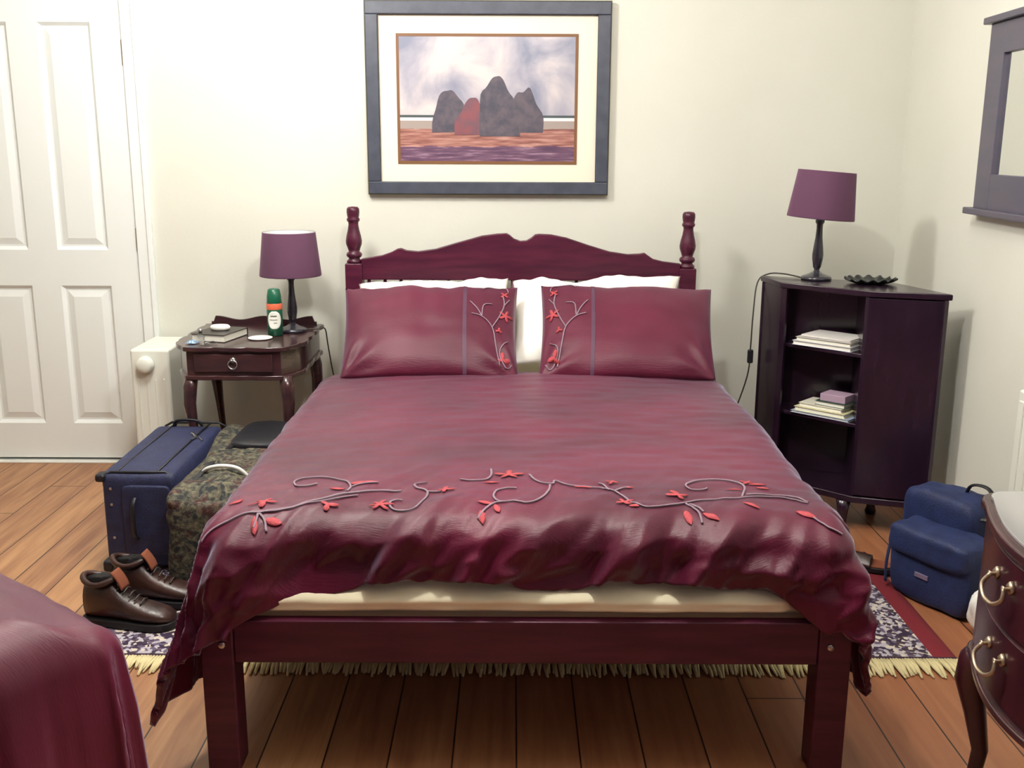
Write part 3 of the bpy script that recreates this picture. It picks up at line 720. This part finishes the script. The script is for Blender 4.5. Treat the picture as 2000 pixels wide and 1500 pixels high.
for x_, y_, sx, sy in ((-1.235, -.585, -1, -1), (-.875, -.585, 1, -1), (-1.26, -.14, -1, 0), (-.85, -.14, 1, 0)):
    m_ = MB(); cabriole(m_, x_, y_, .53, sx, sy); m_.build('leg', M_dark, ns, smooth=True)
# things on the bedside table
can = thing('spray_can', 'green and white air freshener can with orange band, beside the left lamp', 'spray can', (-.957, -.36, TZ))
cc = (-.957, -.36, TZ)
MB().lathe([(.026, .0), (.031, .003), (.031, .128), (.027, .136)], cc, 28).build('can_body', M_green, can, smooth=True)
MB().lathe([(.0315, .108), (.0318, .109), (.0318, .131), (.0315, .132)], cc, 28, cap=False).build('orange_band', M_orange, can, smooth=True, fix=False)
MB().lathe([(.0285, .132), (.0295, .136), (.0285, .160), (.024, .186), (.018, .190)], cc, 28).build('cap', M_green, can, smooth=True)
lb = MB()
def labf(u, v):
    a = R(-90) + (u-.5)*1.9*math.sqrt(max(0, 1-(2*v-1)**2*.92)) + .15; return Vector((cc[0]+.0315*math.cos(a), cc[1]+.0315*math.sin(a), TZ+.030+.072*v))
lb.grid(16, 14, labf); lab = lb.build('label', M_plastic, can, smooth=True, solid=.0004, fix=False)
mk = MB()
for zc_, a0, a1 in ((.083, -.45, .30), (.068, -.6, .4), (.055, -.1, .35)):
    mk.tube([(cc[0]+.0322*math.cos(R(-90)+.15+a), cc[1]+.0322*math.sin(R(-90)+.15+a), TZ+zc_+.001*math.sin(a*30)) for a in [a0+(a1-a0)*k/14 for k in range(15)]], .0018 if zc_ > .08 else .0010, 5)
mk.build('label_marks', M_mark, lab)
tag(MB().lathe([(.03, 0), (.046, .003), (.048, .006), (.045, .007), (.03, .004)], (-1.0, -.44, TZ), 30).build('round_dish', M_plastic, smooth=True), 'small round white dish in front of the spray can', 'dish')
def book(name, c, L, W_, T, rz, cover, label, cat='book', grp=None):
    t = thing(name, label, cat, c, grp); c = Vector(c); M = Matrix.Translation(c) @ Matrix.Rotation(rz, 4, 'Z')
    def bx(*a):
        q = MB().bb(*a); m_ = MB(); m_.add([M @ p for p in q.v], q.f); return m_
    cv = bx(-L/2, L/2, -W_/2, W_/2, 0, T*.09); 
    for a in ((-L/2, L/2, -W_/2, W_/2, T*.91, T), (-L/2, L/2, W_/2-T*.08, W_/2, T*.09, T*.91)):
        q = MB().bb(*a); cv.add([M @ p for p in q.v], q.f)
    cv.build('cover', cover, t, bevel=.0008); bx(-L/2+.004, L/2-.004, -W_/2+.004, W_/2-T*.09, T*.09, T*.91).build('pages', M_paper, t); return t
book('book', (-1.165, -.42, TZ), .145, .19, .030, R(-14), mat('black_cover', srgb(44, 38, 36), .4), 'dark hardback with white page edges lying on the bedside table')
tag(MB().lathe([(.030, 0), (.036, .006), (.036, .014), (.030, .020), (.010, .022)], (-1.165, -.41, TZ+.0305), 30, Matrix.Diagonal((1.1, .8, 1, 1))).build('soap_dish', M_plastic, smooth=True), 'round white plastic case lying on the dark book', 'case')
# small glass bottle, keys and blue lens cloth
g = thing('glass_bottle', 'tiny clear glass bottle standing left of the book on the bedside table', 'bottle', (-1.215, -.51, TZ))
MB().lathe([(.014, 0), (.015, .004), (.015, .026), (.007, .034), (.006, .042)], (-1.215, -.51, TZ), 20).build('bottle_body', M_glass, g, smooth=True)
MB().lathe([(.008, .040), (.008, .050), (.004, .052)], (-1.215, -.51, TZ), 16).build('stopper', M_steel, g, smooth=True)
k_ = thing('keys', 'small bunch of metal keys in front of the glass bottle', 'keys', (-1.19, -.565, TZ))
m_ = MB(); m_.tube([(-1.19+.012*math.cos(a), -.565+.012*math.sin(a), TZ+.003) for a in [2*PI*i/18 for i in range(19)]], .0012, 6); m_.build('key_ring', M_steel, k_, smooth=True)
for i, a in enumerate((.2, 1.0, -.7)):
    m_ = MB(); c = Vector((-1.19, -.565, TZ+.003+.002*i)); d = Vector((math.cos(a), math.sin(a), 0)); m_.lathe([(.008, 0), (.008, .002)], c+d*.018, 14); m_.box(c+d*.038+Vector((0,0,.001)), (.03, .004, .002), rz=a); m_.build('key', M_steel, k_)
tag(MB().grid(14, 14, lambda u, v: Vector((-1.262+.04*u+.01*v, -.565+.035*v, TZ+.004+.010*math.sin(u*PI)*math.sin(v*PI)*(1+noise.noise(Vector((u*5, v*5, 1))))))).build('crumpled_foil', mat('pale_blue_foil', srgb(150, 180, 214), .3, .5), smooth=True, solid=.001), 'small crumpled pale blue wrapper at the left edge of the bedside table', 'wrapper')
# lamp cord, left
cdl = MB().tube(smooth_path([(-.85, -.25, TZ+.006), (-.805, -.24, TZ+.006), (-.782, -.22, TZ+.002), (-.776, -.20, .58), (-.770, -.14, .45), (-.745, -.10, .28), (-.76, -.06, .15)], 6), .0028, 8).build('lamp_cord', M_cord, smooth=True)
cdl.parent = LL; cdl.matrix_parent_inverse = parent_inv(LL)

# ------------------------------------------------------------------ heater by the door
ht = thing('heater', 'white enamelled box heater with round dial, standing between door and bedside table', 'heater', (-1.485, -.18, 0))
MB().bb(-1.565, -1.405, -.335, -.035, .03, .584).build('casing', M_heater, ht, bevel=.012, bseg=4)
MB().bb(-1.555, -1.415, -.325, -.045, 0, .03).build('plinth', M_black, ht)
rb = MB()
for x_ in (-1.535, -1.50, -1.465, -1.43): rb.bb(x_-.004, x_+.004, -.338, -.330, .06, .46)
rb.build('front_ribs', M_heater, ht, bevel=.002)
MB().lathe([(.036, 0), (.036, .012), (.031, .030), (.028, .034), (.005, .035)], (-1.500, -.335, .522), 32, Matrix.Rotation(R(90), 4, 'X')).build('dial', M_heater, ht, smooth=True)

# ------------------------------------------------------------------ corner bookcase
A_, B_, M__, C_, E_ = (.988, -.41), (1.015, -.60), (1.265, -.834), (1.516, -.915), (1.43, -.60)
bc = thing('bookcase', 'dark angular bookcase with open shelves beside a plain closed door, right of bed', 'bookcase', (1.25, -.65, 0))
hexp = [A_, B_, M__, C_, E_]
MB().prism(rot_poly(hexp, .006), CZ-.022, CZ).build('top', M_cab, bc, bevel=.004)
MB().prism(rot_poly(hexp, .004), .115, .14).build('base_board', M_cab, bc, bevel=.004)
def panel(p, q, z0, z1, th, name, parent=bc, m=M_cab, bev=.002):
    p, q = Vector(p), Vector(q); d = (q-p).normalized(); n_ = Vector((-d.y, d.x))
    return MB().prism([tuple(p), tuple(q), tuple(q+n_*th), tuple(p+n_*th)], z0, z1).build(name, m, parent, bevel=bev)
panel(A_, B_, .14, CZ-.022, .016, 'side_panel'); 
cv_ = Vector(C_); mv = Vector(M__); bv = Vector(B_)
dp = panel(M__, C_, .145, CZ-.026, .018, 'door')
panel(C_, E_, .14, CZ-.022, .016, 'side_panel'); panel(E_, A_, .14, CZ-.022, .012, 'back_panel')
# partition behind the middle edge
mid = mv; dd = Vector((.06, .25)); panel(tuple(mid+Vector((.006, .008))), tuple(mid+dd), .14, CZ-.022, .014, 'partition')
dirBM = (mv-bv).normalized(); 
panel(tuple(bv), tuple(bv+dirBM*.022), .14, CZ-.022, .016, 'stile'); panel(tuple(mv-dirBM*.012), tuple(mv), .14, CZ-.022, .016, 'stile')
shp = [tuple(bv+Vector((.018, .012))), tuple(mv+Vector((-.004, .012))), tuple(mv+Vector((.05, .22))), (1.30, -.56), (1.02, -.44)]
for z in (.660, .398): MB().prism(shp, z, z+.014).build('shelf', M_cab, bc, bevel=.002)
for p in ((1.245, -.795), (1.035, -.58), (1.03, -.45), (1.47, -.87), (1.41, -.63)):
    MB().lathe([(.018, 0), (.022, .01), (.016, .03), (.02, .07), (.028, .115)], (p[0], p[1], 0), 20).build('foot', M_cab, bc, smooth=True)
# stacks on the shelves
rzB = math.atan2(dirBM.y, dirBM.x)
def stack(z, items, cx, cy, grp, nm='book'):
    for (L, W_, T, dx, col, label, cat) in items:
        c = Vector((cx, cy, z)) + Vector((dirBM.x, dirBM.y, 0))*dx
        if cat == 'box':
            t = tag(MB().box(c+Vector((0,0,T/2)), (L, W_, T), rz=rzB).build('card_box', mat('box_card', col, .6), bevel=.002), label, cat)
        elif cat == 'papers':
            sh = MB()
            for k in range(5): sh.box(c+Vector((random.uniform(-.004,.004), random.uniform(-.004,.004), T*(k+.5)/5)), (L*random.uniform(.97,1), W_, T/5*.92), rz=rzB+random.uniform(-.02,.02))
            tag(sh.build('paper_stack', mat('paper', col, .8)), label, cat)
        else: book('book', c, L, W_, T, rzB, mat('cover', col, .5), label, 'book', grp)
        z += T+.0006
stack(.6745, [(.235, .15, .016, .0, srgb(206, 208, 226), 'pale magazine at the bottom of the pile on the upper bookcase shelf', 'book'),
              (.22, .145, .014, .004, srgb(214, 212, 196), 'cream booklet in the middle of the pile on the upper bookcase shelf', 'book'),
              (.20, .14, .010, .012, srgb(220, 216, 212), 'loose white papers topping the pile on the upper bookcase shelf', 'papers')], 1.195, -.655, 'reading matter on the upper shelf')
stack(.4125, [(.235, .15, .008, .012, srgb(150, 164, 190), 'thin blue-grey book, lowest of the pile on the lower bookcase shelf', 'book'),
              (.205, .14, .016, .008, srgb(220, 214, 168), 'cream book second from the bottom on the lower bookcase shelf', 'book'),
              (.175, .12, .014, .006, srgb(226, 222, 206), 'small white book third from the bottom on the lower bookcase shelf', 'book'),
              (.12, .10, .016, .040, srgb(54, 78, 66), 'dark green book under the pinkish box on the lower bookcase shelf', 'book'),
              (.10, .08, .028, .045, srgb(176, 150, 170), 'pinkish grey box on top of the lower shelf pile', 'box')], 1.195, -.655, 'reading matter on the lower shelf')
# scalloped dish
def dishf(u, v):
    a = 2*PI*u; r = .03 + .062*v; w_ = 1 + .05*v*math.sin(a*14); z = .004 + .016*v**2 + .005*v*math.sin(a*14+1)
    return Vector((1.335+r*w_*math.cos(a), -.635+r*w_*.8*math.sin(a), CZ+z))
dm = MB().grid(112, 8, dishf, closeu=True); dm.lathe([(.034, .002), (.034, .006)], (1.335, -.635, CZ), 40, Matrix.Diagonal((1, .8, 1, 1)))
tag(dm.build('scalloped_dish', mat('dark_green_glaze', srgb(30, 34, 34), .3), smooth=True, solid=.003), 'dark shallow dish with crinkled rim on the bookcase beside the lamp', 'dish')
# right lamp cord and switch
crd = MB().tube(smooth_path([(1.11, -.50, CZ+.006), (1.06, -.44, CZ+.012), (1.01, -.40, CZ+.006), (.972, -.39, CZ-.03), (.955, -.42, .75), (.95, -.43, .62), (.945, -.42, .50), (.905, -.36, .30), (.90, -.2, .1), (.93, -.06, .06)], 6), .0028, 8).build('lamp_cord', M_cord, smooth=True)
crd.parent = LR; crd.matrix_parent_inverse = parent_inv(LR)
sw = MB().box((.952, -.425, .585), (.022, .018, .055)).build('cord_switch', M_black, bevel=.005); sw.parent = LR; sw.matrix_parent_inverse = parent_inv(LR)

# ------------------------------------------------------------------ soft box builder for luggage
def soft_box(mb, c, d, rz, e=.18, puff=.02, seed=0, n=22, tilt=0):
    """rounded, slightly bulging box"""
    c = Vector(c); Rm = Matrix.Rotation(rz, 3, 'Z') @ Matrix.Rotation(tilt, 3, 'X')
    def sq(t, p): return math.copysign(abs(t)**p, t)
    def f_(u, v):
        a = 2*PI*u; b_ = PI*(v-.5)
        x, y, z = sq(math.cos(b_), e)*sq(math.cos(a), e), sq(math.cos(b_), e)*sq(math.sin(a), e), sq(math.sin(b_), e)
        w_ = 1 + puff*noise.noise(Vector((x*1.7+seed, y*1.7, z*1.7)))
        return c + Rm @ Vector((x*d[0]/2*w_, y*d[1]/2*w_, z*d[2]/2*w_))
    mb.grid(n*4, n*2, f_, closeu=True); return mb
# suitcase lying on its long edge
sc = thing('suitcase', 'navy blue soft suitcase standing on its long edge near the bedside table', 'suitcase', (-1.23, -.91, 0))
soft_box(MB(), (-1.232, -.935, .183), (.25, .62, .335), R(1), .13, .02, 1).build('shell', M_blue, sc, smooth=True, merge=True)
SCY = -.915-.33
sc2 = MB(); soft_box(sc2, (-1.20, SCY+.005, .19), (.16, .03, .24), 0, .2, .02, 4, 14); sc2.build('front_pocket', M_blue, sc, smooth=True, merge=True)
m_ = MB()
for y_ in (SCY+.02, -.60):
    m_.tube([(-1.345, y_, .30), (-1.345, y_, .335), (-1.32, y_, .349), (-1.14, y_, .349), (-1.112, y_, .335), (-1.108, y_, .05)], .005, 8)
m_.tube([(-1.165, SCY+.02, .352), (-1.165, -.62, .352)], .004, 6); m_.tube([(-1.30, SCY+.02, .350), (-1.30, -.62, .350)], .004, 6)
m_.build('piping', M_black, sc, smooth=True)
m_ = MB(); m_.tube(smooth_path([(-1.29, -.66, .352), (-1.28, -.665, .372), (-1.24, -.67, .378), (-1.20, -.665, .372), (-1.185, -.66, .352)]), .009, 10, .6); m_.build('carry_handle', M_black, sc, smooth=True)
m_ = MB(); m_.tube(smooth_path([(-1.235, SCY-.012, .27), (-1.237, SCY-.030, .25), (-1.237, SCY-.034, .20), (-1.237, SCY-.030, .15), (-1.235, SCY-.012, .13)]), .008, 10, .7); m_.build('carry_handle', M_black, sc, smooth=True)
m_ = MB(); m_.box((-1.350, SCY+.02, .333), (.034, .05, .028)); m_.build('corner_guard', M_black, sc, bevel=.01)
m_ = MB(); m_.box((-1.348, SCY+.02, .025), (.034, .05, .04)); m_.build('corner_guard', M_black, sc, bevel=.01)
m_ = MB(); m_.tube([(-1.175, -.80, .355), (-1.155, -.83, .358), (-1.165, -.86, .356)], .0035, 6); m_.tube([(-1.15, -.82, .357), (-1.125, -.86, .352)], .003, 6); m_.tube([(-1.19, -.775, .356), (-1.17, -.80, .357)], .004, 6)
m_.build('zip_puller', M_steel, sc)
for z in (.30, .245, .13): m_ = MB(); m_.lathe([(.004, 0), (.005, .002), (.003, .003)], (-1.315, SCY-.004, z), 10, Matrix.Rotation(R(90), 4, 'X')); m_.build('rivet', M_steel, sc)

# tapestry holdall
tb = thing('tapestry_holdall', 'patterned tapestry holdall squeezed between suitcase and bed', 'bag', (-.93, -1.05, 0))
soft_box(MB(), (-.935, -1.005, .184), (.31, .76, .34), R(1), .28, .16, 8).build('bag_body', M_tap, tb, smooth=True, merge=True)
m_ = MB(); soft_box(m_, (-.935, -1.375, .165), (.30, .08, .28), R(1), .3, .1, 2, 14); m_.build('end_pocket', M_tap, tb, smooth=True, merge=True)
m_ = MB(); soft_box(m_, (-.88, -.81, .337), (.26, .32, .09), R(-6), .45, .1, 5, 14); m_.build('top_flap', M_black, tb, smooth=True, merge=True)
m_ = MB(); m_.tube(smooth_path([(-1.03, -1.20, .335), (-1.00, -1.22, .362), (-.95, -1.23, .374), (-.90, -1.23, .366), (-.87, -1.22, .335)]), .008, 10, .8); m_.build('white_handle', M_plastic, tb, smooth=True)
m_ = MB(); m_.tube(smooth_path([(-1.04, -1.40, .27), (-1.03, -1.30, .335), (-1.0, -1.0, .358), (-.98, -.7, .345)]), .012, 8, .35); m_.tube(smooth_path([(-.86, -1.42, .25), (-.84, -1.30, .335), (-.83, -1.0, .358), (-.82, -.7, .345)]), .012, 8, .35); m_.build('strap', M_black, tb, smooth=True)

# ------------------------------------------------------------------ boots
def make_boot(ox, oy, rz, label):
    t = thing('ankle_boot', label, 'boot', (ox, oy, .011), 'pair of brown boots on the rug')
    M = Matrix.Translation((ox, oy, .011)) @ Matrix.Rotation(rz, 4, 'Z')
    secs = [ # s along (heel 0 -> toe .28), half width, height, 
        (0, .012, .10), (.008, .028, .125), (.03, .036, .135), (.07, .038, .135), (.10, .039, .128), (.125, .040, .105), (.15, .042, .086), (.18, .046, .074), (.215, .048, .064), (.25, .043, .056), (.272, .030, .045), (.283, .010, .030)]
    vs = []; fs = []; n = 20
    for s_, hw, h in secs:
        for k in range(n):
            a = 2*PI*k/n; cx_, sy = math.cos(a), math.sin(a)
            wtop = hw*(1 if sy < 0 else (1-.28*sy*sy))
            y = math.copysign(abs(cx_)**.75, cx_)*wtop; z = .018 + (h-.018)*(.5+.5*math.copysign(abs(sy)**.8, sy))
            vs.append(M @ Vector((s_, y, z)))
    for j in range(len(secs)-1):
        for k in range(n): fs.append((j*n+k, j*n+(k+1)%n, (j+1)*n+(k+1)%n, (j+1)*n+k))
    fs += [tuple(reversed(range(n))), tuple((len(secs)-1)*n+k for k in range(n))]
    MB().add(vs, fs).build('upper', M_leather, t, smooth=True)
    pts = [(s_-.004 if s_ < .14 else s_+.003, hw+.004) for s_, hw, h in secs]
    poly = [(a, b_) for a, b_ in pts] + [(a, -b_) for a, b_ in reversed(pts)]
    MB().prism(poly, 0, .022, M).build('sole', M_sole, t, bevel=.003)
    c = MB(); ring = [(.055 + .052*math.cos(a), .038*math.sin(a), .138 + .008*math.cos(a*2)) for a in [2*PI*k/24 for k in range(25)]]
    c.tube([M @ Vector(p) for p in ring], .009, 8); c.build('padded_collar', M_leather, t, smooth=True)
    l = MB(); l.lathe([(.030, .138), (.042, .140)], (0,0,0), 24, M @ Matrix.Translation((.055, 0, 0)) @ Matrix.Diagonal((1.12, .85, 1, 1))); l.build('lining', M_sole, t, smooth=True)
    tg = MB(); tg.grid(6, 8, lambda u, v: M @ Vector((.100+.012*math.sin(v*2)+.0*u-.012*v+.03*(1-v), (u-.5)*.045, .112+.052*v))); tg.build('tongue', M_tan, t, smooth=True, solid=.004)
    la = MB()
    for k in range(5):
        s_ = .118 + k*.017; z = .118 - k*.0105
        la.tube(smooth_path([M @ Vector((s_, -.022, z-.004)), M @ Vector((s_+.004, 0, z+.006)), M @ Vector((s_, .022, z-.004))], 4), .0026, 6)
    la.build('laces', M_cord, t, smooth=True)
make_boot(-1.27, -1.61, R(-9), 'nearer brown leather ankle boot on the rug, toe pointing towards the bed')
make_boot(-1.235, -1.475, R(-4), 'farther brown leather ankle boot, between its pair and the suitcase')

# ------------------------------------------------------------------ blue bag right of the bed
bb_ = thing('blue_backpack', 'blue nylon backpack with front pocket standing on the floor by the right wall', 'backpack', (1.36, -1.35, 0))
ra = math.atan2(-.23, .13)     # direction of the front face
fd = Vector((math.cos(ra), math.sin(ra), 0)); fn = Vector((fd.y, -fd.x, 0))
if fn.x > 0: fn = -fn
c0 = Vector((1.35, -1.44, 0))
soft_box(MB(), c0 - fn*.10 + fd*-.06 + Vector((0, 0, .17)), (.27, .16, .335), ra, .3, .06, 3).build('main_compartment', M_blue2, bb_, smooth=True, merge=True)
soft_box(MB(), c0 + fn*.01 + Vector((0, 0, .125)), (.30, .13, .245), ra, .3, .06, 6).build('front_compartment', M_blue2, bb_, smooth=True, merge=True)
soft_box(MB(), c0 + fn*.035 + Vector((0, 0, .195)), (.30, .12, .10), ra, .4, .06, 9, 14).build('flap', M_blue2, bb_, smooth=True, merge=True)
q = c0 + fn*.078 + fd*-.01 + Vector((0, 0, .10))
MB().box(q, (.05, .006, .016), rz=ra).build('badge', mat('grey_badge', srgb(112, 98, 120), .5), bb_, bevel=.002)
m_ = MB(); qq = c0 - fn*.12 + fd*.02
m_.tube(smooth_path([qq + fd*-.05 + Vector((0,0,.32)), qq + fd*-.03 + Vector((0,0,.365)), qq + fd*.03 + Vector((0,0,.37)), qq + fd*.065 + Vector((0,0,.32))]), .009, 8, .5); m_.build('grab_handle', M_black, bb_, smooth=True)
m_ = MB(); qq = c0 - fn*.03 + fd*.10
m_.tube(smooth_path([qq + fd*-.06 + Vector((0,0,.24)), qq + fd*-.04 - fn*.03 + Vector((0,0,.285)), qq + fd*.03 - fn*.04 + Vector((0,0,.285)), qq + fd*.06 + Vector((0,0,.22)), qq + fd*.06+Vector((0,0,.15))]), .010, 8, .5); m_.build('shoulder_strap', M_black, bb_, smooth=True)
m_ = MB(); qq = c0 + fn*.06 + fd*-.15
m_.tube(smooth_path([qq + Vector((0,0,.17)), qq + fn*.012 + Vector((0,0,.10)), qq + fn*.01 + Vector((0,0,.03))]), .006, 6, .5); m_.build('loose_strap', M_blue2, bb_, smooth=True)

# slipper
sl_ = thing('slipper', 'brown leather slipper half hidden by the duvet, left of the blue backpack', 'slipper', (1.17, -1.18, .012))
MS = Matrix.Translation((1.055, -1.13, .012)) @ Matrix.Rotation(R(-24), 4, 'Z')
ol = [(.0,.02),(.03,.032),(.09,.03),(.14,.036),(.19,.044),(.225,.04),(.25,.02)]
MB().prism([(a, b_) for a, b_ in ol]+[(a, -b_) for a, b_ in reversed(ol)], 0, .018, MS).build('sole', M_sole, sl_, bevel=.004)
MB().prism([(a*.96+.004, b_*.85) for a, b_ in ol]+[(a*.96+.004, -b_*.85) for a, b_ in reversed(ol)], .018, .021, MS).build('insole', M_tan, sl_, bevel=.001)
MB().grid(12, 12, lambda u, v: MS @ Vector((.11+.07*u+.02*math.sin(v*PI)*0, (v-.5)*2*(.037+.007*u), .018+.038*math.sin(v*PI)*(1-.25*u)))).build('strap', M_leather, sl_, smooth=True, solid=.004)

# crumpled white plastic bag
def cr(u, v):
    a = 2*PI*u; b_ = PI*(v-.5); w_ = 1+.35*noise.noise(Vector((math.cos(a)*2, math.sin(a)*2, v*4)))
    return Vector((1.395+.045*w_*math.cos(b_)*math.cos(a), -1.66+.04*w_*math.cos(b_)*math.sin(a), .075+.073*math.sin(b_)*1.0))
tag(MB().grid(36, 20, cr, closeu=True).build('plastic_bag', M_plastic, smooth=True, merge=True), 'small crumpled white plastic bag on the floor between backpack and chest', 'bag')

# ------------------------------------------------------------------ bow-fronted chest at the right edge
ch = thing('bow_fronted_chest', 'dark bow-fronted two-drawer chest with glass top and brass handles, near right edge', 'chest of drawers', (1.27, -2.7, 0))
def bow(off, x0=.985, ya=-2.40, yb=-3.02, bowd=.06):
    pts = []; n = 24
    pts.append((RW(ya)-.012, ya+off*.6))
    pts.append((x0+.10, ya+off))
    for k in range(7):
        a = PI/2*k/6; pts.append((x0+.05-(.05+off)*math.sin(a), ya-.05+(.05+off)*math.cos(a)))
    for k in range(1, n):
        t = k/n; pts.append((x0-off-bowd*math.sin(PI*t), ya-.05+(yb-ya+.10)*t))
    for k in range(7):
        a = PI/2*k/6; pts.append((x0+.05-(.05+off)*math.cos(a), yb+.05-(.05+off)*math.sin(a)))
    pts.append((RW(yb)-.012, yb-off*.6)); return pts
MB().prism(bow(0), .36, .672).build('carcass', M_chest, ch, bevel=.002)
MB().prism(bow(.014), .672, .694).build('top', M_dark, ch, bevel=.006)
MB().prism(bow(-.004), .694, .700).build('glass_top', M_greyglass, ch, bevel=.001)
MB().prism(bow(.010), .345, .362).build('lower_moulding', M_dark, ch, bevel=.005)
def face_x(y, off=0): t = (y+2.45)/(-.52); return .985 - off - .06*math.sin(PI*min(1, max(0, t)))
for z0, z1, zh in ((.525, .660, .600), (.375, .515, .455)):
    dw = MB()
    n = 20
    o_ = [(face_x(-2.47-.47*k/n, .004), -2.47-.47*k/n) for k in range(n+1)]; i_ = [(x_+.02, y_) for x_, y_ in reversed(o_)]
    d_ = dw.prism(o_+i_, z0, z1).build('drawer', M_chest, ch, bevel=.002)
    for yc in (-2.66, -2.87):
        h = MB(); fx = lambda y: face_x(y, .004)
        for sy in (-.036, .036): h.box((fx(yc+sy)-.003, yc+sy, zh+.012), (.006, .018, .020), rx=R(45 if sy > 0 else -45)); h.lathe([(.004, 0), (.004, .014), (.007, .018)], (fx(yc+sy), yc+sy, zh+.010), 12, Matrix.Rotation(R(-90), 4, 'Y'))
        h.tube(smooth_path([(fx(yc+.036)-.015, yc+.036, zh+.010), (fx(yc)-.022, yc+.040, zh-.010), (fx(yc)-.027, yc+.022, zh-.026), (fx(yc)-.028, yc, zh-.030), (fx(yc)-.027, yc-.022, zh-.026), (fx(yc)-.022, yc-.040, zh-.010), (fx(yc-.036)-.015, yc-.036, zh+.010)], 4), .0042, 8)
        h.build('drop_handle', M_brass, d_, smooth=True)
for x_, y_, sx, sy in ((1.015, -2.44, -1, 1), (1.015, -2.98, -1, -1), (1.46, -2.44, .3, 1), (1.44, -2.98, .3, -1)):
    m_ = MB(); cabriole(m_, x_, y_, .35, sx, sy, 1.4); m_.build('leg', M_chest, ch, smooth=True)

# ------------------------------------------------------------------ radiator on the right wall
rd_ = thing('radiator', 'white panel radiator on the right wall behind the bow-fronted chest', 'radiator', (RW(-1.9), -1.9, 0))
MR = wallM(-1.47)
m_ = MB(); wbox(m_, (0, .80, .045, .07, .14, .70), MR); m_.build('panel', M_heater, rd_, bevel=.008)
m_ = MB()
for k in range(16): wbox(m_, (.02+k*.05, .05+k*.05, .069, .075, .17, .67), MR)
m_.build('ribs', M_heater, rd_, bevel=.002)
m_ = MB(); wbox(m_, (.08, .12, .006, .046, .2, .62), MR); m_.build('bracket', M_steel, rd_)
m_ = MB(); wbox(m_, (.68, .72, .006, .046, .2, .62), MR); m_.build('bracket', M_steel, rd_)
